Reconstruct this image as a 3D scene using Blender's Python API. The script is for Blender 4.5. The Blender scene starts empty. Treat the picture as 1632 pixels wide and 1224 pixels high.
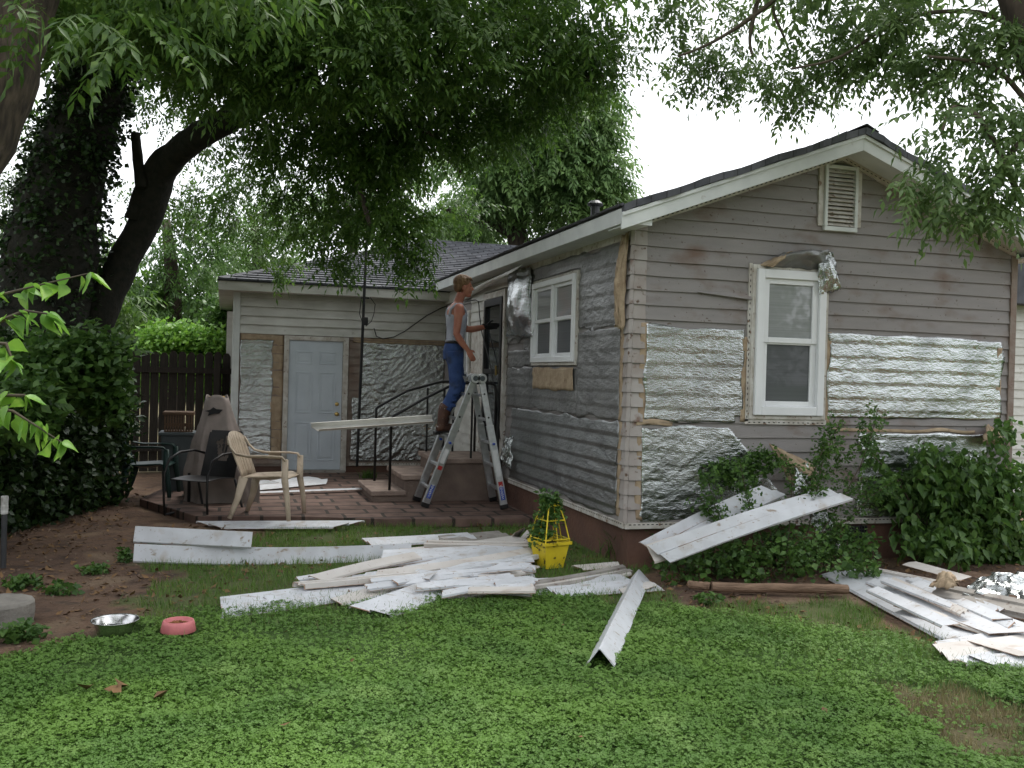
import bpy, math, random
import numpy as np
from mathutils import Vector, Matrix, noise

random.seed(7); rng = np.random.default_rng(7)
sc = bpy.context.scene
COL = sc.collection

# ------------------------------------------------------------------ camera
FPX, CXP, CYP = 1500.0, 816.0, 612.0            # focal length and centre in photo pixels
roll = math.atan(.027); pit = math.radians(.5); yaw = math.radians(17); H = 1.6
F0 = Vector((math.sin(yaw), math.cos(yaw), 0)); R0 = Vector((math.cos(yaw), -math.sin(yaw), 0)); ZZ = Vector((0, 0, 1))
FW = math.cos(pit)*F0 - math.sin(pit)*ZZ; UP0 = math.sin(pit)*F0 + math.cos(pit)*ZZ
RT = math.cos(roll)*R0 + math.sin(roll)*UP0; UP = -math.sin(roll)*R0 + math.cos(roll)*UP0
CAMP = Vector((0, 0, H))
cd = bpy.data.cameras.new('camera'); cam = bpy.data.objects.new('camera', cd); COL.objects.link(cam)
cd.sensor_width = 36; cd.lens = 36*FPX/1632; cd.clip_end = 2000; cd.clip_start = .05
m = Matrix((RT, UP, -FW)).transposed().to_4x4(); m.translation = CAMP; cam.matrix_world = m
sc.camera = cam

def ray(x, y): x, y = float(x), float(y); return FW + (x-CXP)/FPX*RT - (y-CYP)/FPX*UP
def G(x, y, z=0.0): d = ray(x, y); return CAMP + d*((z-H)/d.z)
def PX(x, y, X): d = ray(x, y); return CAMP + d*(X/d.x)
def PY(x, y, Y): d = ray(x, y); return CAMP + d*(Y/d.y)
def AT(x, y, depth): return CAMP + ray(x, y)*float(depth)

# ------------------------------------------------------------------ light
w = bpy.data.worlds.new('World'); sc.world = w; w.use_nodes = True
nt = w.node_tree; nt.nodes.clear()
sky = nt.nodes.new('ShaderNodeTexSky'); sky.sky_type = 'NISHITA'; sky.sun_disc = False
SUN_EL, SUN_ROT = math.radians(60), math.radians(48)
sky.sun_elevation = SUN_EL; sky.sun_rotation = SUN_ROT; sky.dust_density = 4; sky.ozone_density = .6
hs = nt.nodes.new('ShaderNodeHueSaturation'); hs.inputs['Saturation'].default_value = .16
mx = nt.nodes.new('ShaderNodeMix'); mx.data_type = 'RGBA'; mx.inputs[0].default_value = .55
mx.inputs[7].default_value = (7.6, 7.9, 8.3, 1)       # even overcast layer
bg = nt.nodes.new('ShaderNodeBackground'); bg.inputs[1].default_value = .15
wo = nt.nodes.new('ShaderNodeOutputWorld')
L = nt.links.new
L(sky.outputs[0], hs.inputs['Color']); L(hs.outputs[0], mx.inputs[6]); L(mx.outputs[2], bg.inputs[0]); L(bg.outputs[0], wo.inputs[0])
sl = bpy.data.lights.new('sun', 'SUN'); sl.energy = 1.4; sl.angle = math.radians(16); sl.color = (1, .96, .9)
so = bpy.data.objects.new('sun', sl); COL.objects.link(so)
so.rotation_euler = (math.pi/2-SUN_EL, 0, math.pi - SUN_ROT)
sc.view_settings.view_transform = 'Standard'; sc.view_settings.look = 'None'; sc.view_settings.gamma = 1
sc.view_settings.exposure = .98
sc.cycles.max_bounces = 6; sc.cycles.transmission_bounces = 4; sc.cycles.diffuse_bounces = 3

# ------------------------------------------------------------------ materials
def pm(name, c1, c2=None, scale=5, rough=.7, metal=0, bump=0, bscale=40, stretch=(1, 1, 1), spec=.35, stain=None, lo=.35, hi=.65, detail=5, bstretch=None):
    """principled with two-colour noise, optional stains [(colour, scale, lo, hi, stretch)] and bump"""
    M = bpy.data.materials.new(name); M.use_nodes = True; n = M.node_tree; l = n.links.new
    b = n.nodes['Principled BSDF']; b.inputs['Roughness'].default_value = rough; b.inputs['Metallic'].default_value = metal
    b.inputs['Specular IOR Level'].default_value = spec
    tc = n.nodes.new('ShaderNodeTexCoord')
    def noisef(sc_, st, det=detail):
        mp = n.nodes.new('ShaderNodeMapping'); mp.inputs['Scale'].default_value = st; l(tc.outputs['Object'], mp.inputs[0])
        t = n.nodes.new('ShaderNodeTexNoise'); t.inputs['Scale'].default_value = sc_; t.inputs['Detail'].default_value = det
        l(mp.outputs[0], t.inputs['Vector']); return t.outputs['Fac']
    def ramp(fac, a, b_):
        r = n.nodes.new('ShaderNodeMapRange'); r.inputs[1].default_value = a; r.inputs[2].default_value = b_; l(fac, r.inputs[0]); return r.outputs[0]
    cur = None
    if c2 is None: c2 = tuple(x*.8 for x in c1)
    mixn = n.nodes.new('ShaderNodeMix'); mixn.data_type = 'RGBA'
    mixn.inputs[6].default_value = (*c1, 1); mixn.inputs[7].default_value = (*c2, 1)
    l(ramp(noisef(scale, stretch), lo, hi), mixn.inputs[0]); cur = mixn.outputs[2]
    for s in (stain or []):
        k = n.nodes.new('ShaderNodeMix'); k.data_type = 'RGBA'; l(cur, k.inputs[6]); k.inputs[7].default_value = (*s[0], 1)
        l(ramp(noisef(s[1], s[4] if len(s) > 4 else (1, 1, 1)), s[2], s[3]), k.inputs[0]); cur = k.outputs[2]
    l(cur, b.inputs['Base Color'])
    if bump:
        bp = n.nodes.new('ShaderNodeBump'); bp.inputs['Strength'].default_value = bump; bp.inputs['Distance'].default_value = .02
        l(noisef(bscale, bstretch or stretch), bp.inputs['Height']); l(bp.outputs[0], b.inputs['Normal'])
    return M

def leafmat(name, c1, c2, c3=None, scale=9, trans=.3, rough=.45):
    M = pm(name, c1, c2, scale=scale, rough=rough, spec=.4, stain=[(c3, scale*2.3, .55, .75)] if c3 else None, lo=.4, hi=.6, detail=2)
    n = M.node_tree; b = n.nodes['Principled BSDF']; out = n.nodes['Material Output']
    src = b.inputs['Base Color'].links[0].from_socket
    t = n.nodes.new('ShaderNodeBsdfTranslucent'); mixs = n.nodes.new('ShaderNodeMixShader'); mixs.inputs[0].default_value = trans
    n.links.new(src, t.inputs[0]); n.links.new(b.outputs[0], mixs.inputs[1]); n.links.new(t.outputs[0], mixs.inputs[2])
    n.links.new(mixs.outputs[0], out.inputs[0]); return M

def brickmat(name, c1, c2, mortar, bw, rh, msize, rot=0, rough=.85, bump=.5, axes='xy', offset=.5, noisec=None):
    M = bpy.data.materials.new(name); M.use_nodes = True; n = M.node_tree; l = n.links.new
    b = n.nodes['Principled BSDF']; b.inputs['Roughness'].default_value = rough; b.inputs['Specular IOR Level'].default_value = .25
    tc = n.nodes.new('ShaderNodeTexCoord'); sp = n.nodes.new('ShaderNodeSeparateXYZ'); cb = n.nodes.new('ShaderNodeCombineXYZ')
    l(tc.outputs['Object'], sp.inputs[0])
    l(sp.outputs['xyz'.index(axes[0])], cb.inputs[0]); l(sp.outputs['xyz'.index(axes[1])], cb.inputs[1])
    ns = n.nodes.new('ShaderNodeTexNoise'); ns.inputs['Scale'].default_value = 3; l(tc.outputs['Object'], ns.inputs['Vector'])
    va = n.nodes.new('ShaderNodeVectorMath'); va.operation = 'MULTIPLY_ADD'; va.inputs[1].default_value = (.03, .03, 0); l(ns.outputs['Color'], va.inputs[0]); l(cb.outputs[0], va.inputs[2])
    t = n.nodes.new('ShaderNodeTexBrick'); t.inputs['Scale'].default_value = 1; t.inputs['Brick Width'].default_value = bw; t.inputs['Row Height'].default_value = rh
    t.inputs['Mortar Size'].default_value = msize; t.inputs['Mortar Smooth'].default_value = .2; t.offset = offset; t.inputs['Bias'].default_value = 0
    t.inputs['Color1'].default_value = (*c1, 1); t.inputs['Color2'].default_value = (*c2, 1); t.inputs['Mortar'].default_value = (*mortar, 1)
    l(va.outputs[0], t.inputs['Vector'])
    n2 = n.nodes.new('ShaderNodeTexNoise'); n2.inputs['Scale'].default_value = 6; n2.inputs['Detail'].default_value = 8; l(tc.outputs['Object'], n2.inputs['Vector'])
    mr = n.nodes.new('ShaderNodeMapRange'); mr.inputs[1].default_value = .3; mr.inputs[2].default_value = .7; mr.inputs[3].default_value = .65; mr.inputs[4].default_value = 1.25; l(n2.outputs['Fac'], mr.inputs[0])
    k = n.nodes.new('ShaderNodeVectorMath'); k.operation = 'SCALE'; l(t.outputs['Color'], k.inputs[0]); l(mr.outputs[0], k.inputs['Scale'])
    l(k.outputs[0], b.inputs['Base Color'])
    bp = n.nodes.new('ShaderNodeBump'); bp.inputs['Strength'].default_value = bump; bp.inputs['Distance'].default_value = .01; bp.invert = True
    ad = n.nodes.new('ShaderNodeMath'); ad.operation = 'MULTIPLY_ADD'; ad.inputs[1].default_value = -.5; l(n2.outputs['Fac'], ad.inputs[0]); l(t.outputs['Fac'], ad.inputs[2])
    l(ad.outputs[0], bp.inputs['Height']); l(bp.outputs[0], b.inputs['Normal'])
    return M

def foilmat(name, col, rough, bump, mixdull=0, stretch=(1, 1, 2.2)):
    M = bpy.data.materials.new(name); M.use_nodes = True; n = M.node_tree; l = n.links.new
    b = n.nodes['Principled BSDF']; b.inputs['Metallic'].default_value = 1-mixdull; b.inputs['Roughness'].default_value = rough
    tc = n.nodes.new('ShaderNodeTexCoord')
    def ns(s, d, st, dist=0):
        mp = n.nodes.new('ShaderNodeMapping'); mp.inputs['Scale'].default_value = st; mp.inputs['Rotation'].default_value = (.3, .35, .3); l(tc.outputs['Object'], mp.inputs[0])
        t = n.nodes.new('ShaderNodeTexNoise'); t.inputs['Scale'].default_value = s; t.inputs['Detail'].default_value = d; t.inputs['Distortion'].default_value = dist
        l(mp.outputs[0], t.inputs['Vector']); return t.outputs['Fac']
    def vor(sc_, st, amt):
        mp = n.nodes.new('ShaderNodeMapping'); mp.inputs['Scale'].default_value = st; mp.inputs['Rotation'].default_value = (.1, .3, .2); l(tc.outputs['Object'], mp.inputs[0])
        nz = n.nodes.new('ShaderNodeTexNoise'); nz.inputs['Scale'].default_value = sc_*.6; l(mp.outputs[0], nz.inputs['Vector'])
        va = n.nodes.new('ShaderNodeVectorMath'); va.operation = 'MULTIPLY_ADD'; va.inputs[1].default_value = (amt, amt, amt); l(nz.outputs['Color'], va.inputs[0]); l(mp.outputs[0], va.inputs[2])
        v = n.nodes.new('ShaderNodeTexVoronoi'); v.inputs['Scale'].default_value = sc_; l(va.outputs[0], v.inputs['Vector']); return v.outputs['Distance']
    ad0 = n.nodes.new('ShaderNodeMath'); ad0.operation = 'MULTIPLY_ADD'; ad0.inputs[1].default_value = .4; l(vor(26, (1, 1, 2.2), .12), ad0.inputs[0]); sc8 = n.nodes.new('ShaderNodeMath'); sc8.operation = 'MULTIPLY'; sc8.inputs[1].default_value = .5; l(vor(8, stretch, .3), sc8.inputs[0]); l(sc8.outputs[0], ad0.inputs[2])
    ad = n.nodes.new('ShaderNodeMath'); ad.operation = 'MULTIPLY_ADD'; ad.inputs[1].default_value = .16; l(vor(75, (1, 1, 1.6), .05), ad.inputs[0]); l(ad0.outputs[0], ad.inputs[2])
    bp = n.nodes.new('ShaderNodeBump'); bp.inputs['Strength'].default_value = bump; bp.inputs['Distance'].default_value = .03
    l(ad.outputs[0], bp.inputs['Height']); l(bp.outputs[0], b.inputs['Normal'])
    dirt = n.nodes.new('ShaderNodeMix'); dirt.data_type = 'RGBA'; dirt.inputs[6].default_value = (*col, 1); dirt.inputs[7].default_value = tuple(x*.6 for x in col)+(1,)
    mr = n.nodes.new('ShaderNodeMapRange'); mr.inputs[1].default_value = .45; mr.inputs[2].default_value = .75; l(ns(3, 6, (1, 1, 1)), mr.inputs[0]); l(mr.outputs[0], dirt.inputs[0])
    l(dirt.outputs[2], b.inputs['Base Color'])
    return M

MT = dict(
 siding=pm('old_siding_paint', (.275, .255, .245), (.24, .224, .218), scale=2.2, rough=.75, bump=.25, bscale=60, stretch=(1, 1, 5),
           stain=[((.17, .115, .09), 2.6, .54, .76, (1.0, 1.0, 1.8)), ((.12, .09, .07), 30, .66, .72, (1, 1, 1))]),
 sidingdark=pm('bare_brown_siding', (.2, .14, .11), (.26, .22, .19), scale=5, rough=.85, bump=.3, bscale=50),
 wsiding=pm('white_siding', (.62, .61, .57), (.5, .49, .45), scale=3, rough=.55, stretch=(1, 1, 3), stain=[((.3, .27, .22), 9, .66, .8)]),
 trim=pm('white_trim', (.66, .68, .66), (.55, .57, .56), scale=4, rough=.5, stain=[((.35, .33, .29), 12, .66, .8)]),
 oldtrim=pm('flaking_white_trim', (.6, .58, .54), (.42, .38, .33), scale=9, rough=.7, bump=.2, stain=[((.2, .13, .09), 22, .6, .7)]),
 vinyl=pm('vinyl_window_white', (.78, .79, .8), (.72, .73, .74), scale=4, rough=.35),
 vinylp=pm('vinyl_panel_white', (.6, .615, .645), (.5, .51, .53), scale=5, rough=.4, stain=[((.4, .35, .3), 7, .58, .8), ((.25, .16, .11), 45, .66, .72), ((.3, .25, .2), 22, .62, .72, (.4, 2, 1))]),
 edge=pm('rusty_broken_edge', (.3, .19, .13), (.55, .45, .38), scale=16, rough=.8, lo=.45, hi=.6),
 creamp=pm('panel_back_cream', (.6, .57, .54), (.5, .46, .42), scale=3, rough=.6, stretch=(1, 1, 1), stain=[((.38, .29, .23), 5, .6, .75, (.6, 3, 1)), ((.25, .15, .1), 50, .66, .74)]),
 greyboard=pm('weathered_grey_board', (.33, .31, .28), (.24, .22, .2), scale=8, rough=.8, stain=[((.15, .1, .08), 20, .6, .7)]),
 concrete=pm('concrete', (.27, .25, .22), (.19, .175, .155), scale=7, rough=.9, bump=.5, bscale=50),
 tread=pm('lit_tread', (.3, .23, .19), (.19, .14, .115), scale=5, rough=.9, bump=.5, bscale=40),  # lighter than the step blocks: lit tread tops put into the colour
 step=pm('worn_concrete_steps', (.2, .15, .12), (.13, .095, .08), scale=4, rough=.9, bump=.5, bscale=40),
 found=pm('painted_foundation', (.16, .085, .06), (.115, .065, .05), scale=3, rough=.85, bump=.4, bscale=25),
 shingf=brickmat('roof_shingles', (.075, .078, .088), (.12, .122, .135), (.03, .03, .034), .3, .14, .012, axes='xy'),
 shings=brickmat('roof_shingles_side', (.075, .078, .088), (.12, .122, .135), (.05, .05, .055), .3, .13, .005, axes='yx'),
 paving=brickmat('patio_bricks', (.16, .105, .085), (.11, .07, .056), (.04, .032, .026), .42, .3, .02, axes='xy', offset=.35),
 kraft=pm('kraft_paper', (.4, .31, .21), (.3, .22, .145), scale=12, rough=.85, bump=.4, bscale=30, stain=[((.2, .13, .08), 9, .6, .75)]),
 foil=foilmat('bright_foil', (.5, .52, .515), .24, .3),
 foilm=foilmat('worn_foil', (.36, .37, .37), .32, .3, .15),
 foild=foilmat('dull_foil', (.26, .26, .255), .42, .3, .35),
 door=pm('door_blue_white', (.56, .61, .66), (.49, .54, .59), scale=3, rough=.45),
 brass=pm('brass', (.6, .42, .15), rough=.3, metal=1),
 black=pm('black_metal', (.015, .015, .017), (.03, .028, .026), rough=.45, metal=.3),
 alu=pm('aluminium', (.62, .63, .64), (.5, .51, .52), scale=20, rough=.38, metal=.85),
 bark=pm('bark', (.085, .065, .05), (.035, .027, .022), scale=14, rough=.95, bump=1, bscale=18, stretch=(1, 1, .22)),
 barkl=pm('rough_bark', (.1, .076, .058), (.035, .027, .022), scale=26, rough=.95, bump=1, bscale=34, stretch=(1, 1, .25)),
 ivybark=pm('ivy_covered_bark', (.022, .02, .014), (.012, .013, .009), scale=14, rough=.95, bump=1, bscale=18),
 twig=pm('twig', (.1, .08, .055), (.06, .05, .035), scale=20, rough=.9),
 leafd=leafmat('leaf_deep_green', (.09, .17, .028), (.05, .11, .02), (.15, .24, .04), trans=.5),
 leafm=leafmat('leaf_mid_green', (.09, .18, .035), (.055, .12, .03), (.14, .24, .045), trans=.4),
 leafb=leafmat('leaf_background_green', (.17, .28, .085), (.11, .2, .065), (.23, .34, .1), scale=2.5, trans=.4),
 leafgrey=leafmat('leaf_soft_green', (.13, .21, .06), (.09, .155, .05), (.18, .26, .075), trans=.5),
 leafyel=leafmat('leaf_bright_yellow_green', (.2, .38, .05), (.13, .28, .05), (.3, .48, .08), trans=.4),
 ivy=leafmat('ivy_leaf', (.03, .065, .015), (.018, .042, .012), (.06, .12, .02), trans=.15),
 weed=leafmat('weed_leaf', (.09, .18, .035), (.055, .12, .03), (.15, .25, .05)),
 clover=leafmat('clover_leaf', (.145, .27, .045), (.1, .205, .035), (.2, .33, .08), scale=1.3, trans=.3, rough=.6),
 grass=leafmat('grass_blade', (.12, .22, .035), (.08, .16, .025), (.2, .25, .06), scale=2, trans=.3),
 drygrass=leafmat('dry_grass_blade', (.26, .22, .1), (.17, .15, .06), (.1, .16, .04), scale=6, trans=.2),
 litter=pm('dead_leaf', (.22, .13, .06), (.12, .07, .035), scale=14, rough=.9),
 glass=pm('window_glass', (.02, .022, .025), (.012, .014, .016), rough=.06, spec=.6),
 blind=pm('window_blind', (.42, .44, .43), (.34, .36, .36), scale=3, rough=.7, stretch=(.2, .2, 40)),
 screen=pm('dark_screen', (.05, .055, .06), (.035, .04, .045), scale=3, rough=.6, stretch=(.2, .2, 40)),
 interior=pm('dark_interior', (.012, .012, .013)),
 fence=pm('dark_fence_wood', (.022, .018, .015), (.04, .032, .026), scale=9, rough=.9, stretch=(6, 6, .5), bump=.4),
 skin=pm('skin', (.45, .2, .13), (.36, .13, .09), scale=8, rough=.55),
 hair=pm('light_brown_hair', (.13, .07, .035), (.22, .13, .065), scale=30, rough=.6, stretch=(1, 1, .3), bump=.6, bscale=60),
 tank=pm('grey_tank_top', (.4, .42, .48), (.33, .35, .41), scale=10, rough=.9, bump=.5, bscale=9, bstretch=(1, 1, 2)),
 denim=pm('blue_denim', (.02, .045, .14), (.04, .075, .19), scale=10, rough=.9, bump=.6, bscale=11, stain=[((.03, .04, .07), 6, .55, .7)]),
 leather=pm('brown_boot_leather', (.09, .04, .025), (.05, .025, .018), scale=12, rough=.6, stain=[((.3, .25, .22), 40, .66, .7)]),
 glove=pm('black_glove', (.015, .015, .017), rough=.8),
 belt=pm('black_belt', (.02, .018, .017), rough=.5),
 beige=pm('beige_plastic', (.56, .46, .35), (.45, .36, .27), scale=9, rough=.55, stain=[((.2, .14, .1), 10, .6, .8)]),
 green=pm('dark_green_plastic', (.012, .035, .03), (.02, .045, .04), rough=.45),
 cover=pm('tan_grill_cover', (.3, .25, .225), (.22, .185, .165), scale=5, rough=.85, bump=.4, bscale=8),
 wood=pm('old_wood', (.15, .09, .055), (.09, .055, .035), scale=6, rough=.9, bump=.4, stretch=(.3, 3, 3)),
 clod=pm('dirt_clod', (.2, .14, .1), (.12, .085, .06), scale=30, rough=1),
 log=pm('landscape_timber', (.23, .15, .1), (.14, .09, .06), scale=7, rough=.9, bump=.6, bscale=20, stretch=(.4, 3, 3)),
 bluebin=pm('grey_blue_plastic', (.09, .105, .11), (.065, .08, .085), rough=.6),
 terra=pm('brown_clay_box', (.14, .085, .065), (.09, .055, .045), rough=.9, bump=.3),
 steel=pm('stainless_steel', (.6, .6, .6), (.5, .5, .5), scale=30, rough=.22, metal=1),
 pink=pm('pink_plastic', (.62, .2, .2), (.52, .16, .17), scale=20, rough=.5),
 kib=pm('kibble', (.26, .11, .045), (.17, .07, .03), scale=40, rough=.9),
 yellow=pm('yellow_plastic', (.72, .56, .03), (.62, .47, .025), scale=9, rough=.45, stain=[((.06, .05, .02), 17, .62, .68, (1, 1, 1))]),
 ylw2=pm('yellow_flower', (.7, .42, .03), (.5, .28, .02), rough=.7),
 blue=pm('blue_label', (.02, .06, .35), (.03, .08, .4), rough=.4), white=pm('white_label', (.75, .75, .75), rough=.4), red=pm('red_label', (.4, .03, .03), rough=.4),
 soil=pm('soil', (.05, .035, .025), (.03, .02, .015), rough=1, bump=.6),
 pipe=pm('galvanised_pipe', (.06, .065, .07), (.09, .09, .095), rough=.5, metal=.6),
 pvc=pm('white_pvc', (.6, .6, .58), (.3, .29, .27), scale=30, rough=.5),
)

# ------------------------------------------------------------------ helpers
def tag(o, label=None, cat=None, group=None, kind=None):
    if label: o['label'] = label
    if cat: o['category'] = cat
    if group: o['group'] = group
    if kind: o['kind'] = kind
    return o
def thing(name, label, cat, loc=(0, 0, 0), group=None):
    o = bpy.data.objects.new(name, None); COL.objects.link(o); o.location = loc; o.empty_display_size = .1
    return tag(o, label, cat, group)
def origin(o):
    v = Vector((0, 0, 0))
    while o: v += Vector(o.location); o = o.parent
    return v
def link(name, me, mat, parent=None, loc=None):
    o = bpy.data.objects.new(name, me); COL.objects.link(o)
    if mat is not None: me.materials.append(mat)
    if parent: o.parent = parent
    if loc is not None: o.location = loc
    return o

class MB:
    def __init__(s): s.v = []; s.f = []
    def add(s, vs, fs):
        b = len(s.v); s.v += [Vector(v) for v in vs]; s.f += [tuple(i+b for i in f) for f in fs]; return s
    def box(s, a, b):
        (x0, y0, z0), (x1, y1, z1) = a, b
        return s.add([(x0, y0, z0), (x1, y0, z0), (x1, y1, z0), (x0, y1, z0), (x0, y0, z1), (x1, y0, z1), (x1, y1, z1), (x0, y1, z1)],
                     [(0, 3, 2, 1), (4, 5, 6, 7), (0, 1, 5, 4), (1, 2, 6, 5), (2, 3, 7, 6), (3, 0, 4, 7)])
    def bar(s, p, q, w, h, up=(0, 0, 1)):
        p, q = Vector(p), Vector(q); d = (q-p).normalized(); u = Vector(up); sd = d.cross(u)
        if sd.length < 1e-4: sd = d.cross(Vector((0, 1, 0)))
        sd.normalize(); u = sd.cross(d).normalized()
        vs = [e + sd*(w/2*i) + u*(h/2*j) for e in (p, q) for i, j in ((-1, -1), (1, -1), (1, 1), (-1, 1))]
        return s.add(vs, [(3, 2, 1, 0), (4, 5, 6, 7), (0, 1, 5, 4), (1, 2, 6, 5), (2, 3, 7, 6), (3, 0, 4, 7)])
    def tube(s, pts, rad, n=10, flat=None, caps=True):
        """pts list, rad float/list; flat=(vec, ratio) squashes the section"""
        pts = [Vector(p) for p in pts]; k = len(pts)
        rad = rad if isinstance(rad, (list, tuple)) else [rad]*k
        prev = None; b = len(s.v)
        for i, p in enumerate(pts):
            d = (pts[min(i+1, k-1)]-pts[max(i-1, 0)]).normalized()
            if prev is None:
                a = d.orthogonal().normalized()
                if flat: a = Vector(flat[0]); a = (a-d*a.dot(d)).normalized()
            else:
                a = (prev - d*prev.dot(d)).normalized()
            prev = a; c = d.cross(a)
            r = rad[i]; ra, rb = (r if isinstance(r, tuple) else (r, r*(flat[1] if flat else 1)))
            for j in range(n):
                t = 2*math.pi*j/n; s.v.append(p + a*(ra*math.cos(t)) + c*(rb*math.sin(t)))
        for i in range(k-1):
            for j in range(n):
                j2 = (j+1) % n; s.f.append((b+i*n+j, b+i*n+j2, b+(i+1)*n+j2, b+(i+1)*n+j))
        if caps: s.f.append(tuple(b+j for j in reversed(range(n)))); s.f.append(tuple(b+(k-1)*n+j for j in range(n)))
        return s
    def lathe(s, prof, c, n=24, axis='z'):
        b = len(s.v); c = Vector(c)
        for r, z in prof:
            for j in range(n):
                t = 2*math.pi*j/n; s.v.append(c + Vector((r*math.cos(t), r*math.sin(t), z)))
        for i in range(len(prof)-1):
            for j in range(n):
                j2 = (j+1) % n; s.f.append((b+i*n+j, b+i*n+j2, b+(i+1)*n+j2, b+(i+1)*n+j))
        s.f.append(tuple(b+j for j in reversed(range(n)))); s.f.append(tuple(b+(len(prof)-1)*n+j for j in range(n)))
        return s
    def ell(s, c, r, n=14, mm=9, rot=None):
        b = len(s.v); c = Vector(c)
        for i in range(mm+1):
            th = math.pi*i/mm
            for j in range(n):
                t = 2*math.pi*j/n; q = Vector((r[0]*math.sin(th)*math.cos(t), r[1]*math.sin(th)*math.sin(t), r[2]*math.cos(th)))
                if rot is not None: q = rot @ q
                s.v.append(c+q)
        for i in range(mm):
            for j in range(n):
                j2 = (j+1) % n; s.f.append((b+i*n+j, b+(i+1)*n+j, b+(i+1)*n+j2, b+i*n+j2))
        return s
    def grid(s, fn, nu, nv):
        b = len(s.v)
        for j in range(nv+1):
            for i in range(nu+1): s.v.append(Vector(fn(i/nu, j/nv)))
        for j in range(nv):
            for i in range(nu):
                a = b+j*(nu+1)+i; s.f.append((a, a+1, a+nu+2, a+nu+1))
        return s
    def prism(s, poly, off):
        """poly: list of 3d points, off: extrusion vector"""
        n = len(poly); off = Vector(off)
        return s.add([Vector(p) for p in poly]+[Vector(p)+off for p in poly],
                     [tuple(reversed(range(n))), tuple(range(n, 2*n))]+[(i, (i+1) % n, n+(i+1) % n, n+i) for i in range(n)])
    def build(s, name, mat, parent=None, loc=None, bevel=0, smooth=False, solid=0, remesh=0, sub=0, smooths=0):
        org = Vector(loc) if loc is not None else (origin(parent) if parent else Vector((0, 0, 0)))
        me = bpy.data.meshes.new(name); me.from_pydata([v-org for v in s.v], [], s.f); me.update()
        o = link(name, me, mat, parent, loc if loc is not None and not parent else None)
        if solid: k = o.modifiers.new('s', 'SOLIDIFY'); k.thickness = solid; k.offset = 0
        if bevel: k = o.modifiers.new('b', 'BEVEL'); k.width = bevel; k.segments = 2; k.limit_method = 'ANGLE'
        if remesh:
            k = o.modifiers.new('r', 'REMESH'); k.mode = 'VOXEL'; k.voxel_size = remesh; k.use_smooth_shade = True
            if smooths: k = o.modifiers.new('sm', 'SMOOTH'); k.iterations = smooths; k.factor = .5
        if sub: k = o.modifiers.new('u', 'SUBSURF'); k.levels = k.render_levels = sub
        if smooth:
            for p in me.polygons: p.use_smooth = True
        return o

def npmesh(name, V, Q, mat, parent=None, loc=None):
    org = np.array(loc if loc is not None else (origin(parent) if parent else (0, 0, 0)), dtype=np.float64)
    V = (V-org).astype(np.float32); Q = Q.astype(np.int32); me = bpy.data.meshes.new(name)
    me.vertices.add(len(V)); me.vertices.foreach_set('co', V.ravel())
    me.loops.add(Q.size); me.loops.foreach_set('vertex_index', Q.ravel())
    me.polygons.add(len(Q)); me.polygons.foreach_set('loop_start', np.arange(len(Q), dtype=np.int32)*4)
    me.update(calc_edges=True)
    return link(name, me, mat, parent, loc if not parent else None)

# ---- leaf templates: (verts, quads)
def leaflet(b, d, n, L_, W_, fold=.15, droop=.12, wpos=.42):
    b, d, n = map(np.array, (b, d, n)); s_ = np.cross(d, n)
    v = [b, b+d*L_*wpos+s_*W_-n*0, b+d*L_*.97-n*droop*L_*1.4, b+d*L_*wpos-n*fold*W_-n*droop*L_*.2, b+d*L_*wpos-s_*W_]
    return np.array(v), np.array([[0, 1, 2, 3], [0, 3, 2, 4]])
def merge(parts):
    V = []; Q = []; k = 0
    for v, q in parts: V.append(v); Q.append(q+k); k += len(v)
    return np.concatenate(V), np.concatenate(Q)
def pinnate(k=4, L_=.3, lf=.1, lw=.016):
    ps = []
    for i in range(k):
        x = L_*(.25+.75*i/k); z = -.25*x*x/L_
        for sgn in (-1, 1):
            a = math.radians(random.uniform(40, 65)); d = np.array([math.cos(a), sgn*math.sin(a), -random.uniform(.1, .7)]); d /= np.linalg.norm(d)
            n = np.array([random.uniform(-.3, .3), random.uniform(-.3, .3), 1]); n -= d*n.dot(d); n /= np.linalg.norm(n)
            ps.append(leaflet([x, 0, z], d, n, lf*random.uniform(.75, 1.15), lw*random.uniform(.8, 1.2)))
    d = np.array([.9, 0, -.45]); d /= np.linalg.norm(d)
    ps.append(leaflet([L_, 0, -.25*L_], d, np.array([.45, 0, .9]), lf*1.1, lw))
    ps.append((np.array([[0, .002, 0], [L_, .001, -.25*L_], [L_, -.001, -.25*L_], [0, -.002, 0]]), np.array([[0, 1, 2, 3]])))
    return merge(ps)
def tuft(k=7, r=.15, lf=.1, lw=.035):
    ps = []
    for i in range(k):
        o = np.array([random.uniform(-r, r) for _ in range(3)]); d = np.array([random.gauss(0, 1), random.gauss(0, 1), random.gauss(-.2, .6)]); d /= np.linalg.norm(d)
        n = np.array([random.gauss(0, .5), random.gauss(0, .5), 1]); n -= d*n.dot(d); n /= np.linalg.norm(n)
        ps.append(leaflet(o, d, n, lf*random.uniform(.6, 1.2), lw*random.uniform(.7, 1.2), wpos=.38))
    return merge(ps)
def clover_t():
    ps = []; t0 = random.uniform(0, 6.3)
    for i in range(3):
        a = t0+i*2.094; d = np.array([math.cos(a), math.sin(a), random.uniform(-.15, .2)]); d /= np.linalg.norm(d)
        n = np.array([0, 0, 1.]); n -= d*n.dot(d); n /= np.linalg.norm(n)
        ps.append(leaflet([0, 0, 0], d, n, .0145, .0082, fold=.3, droop=.1, wpos=.66))
    return merge(ps)
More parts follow.
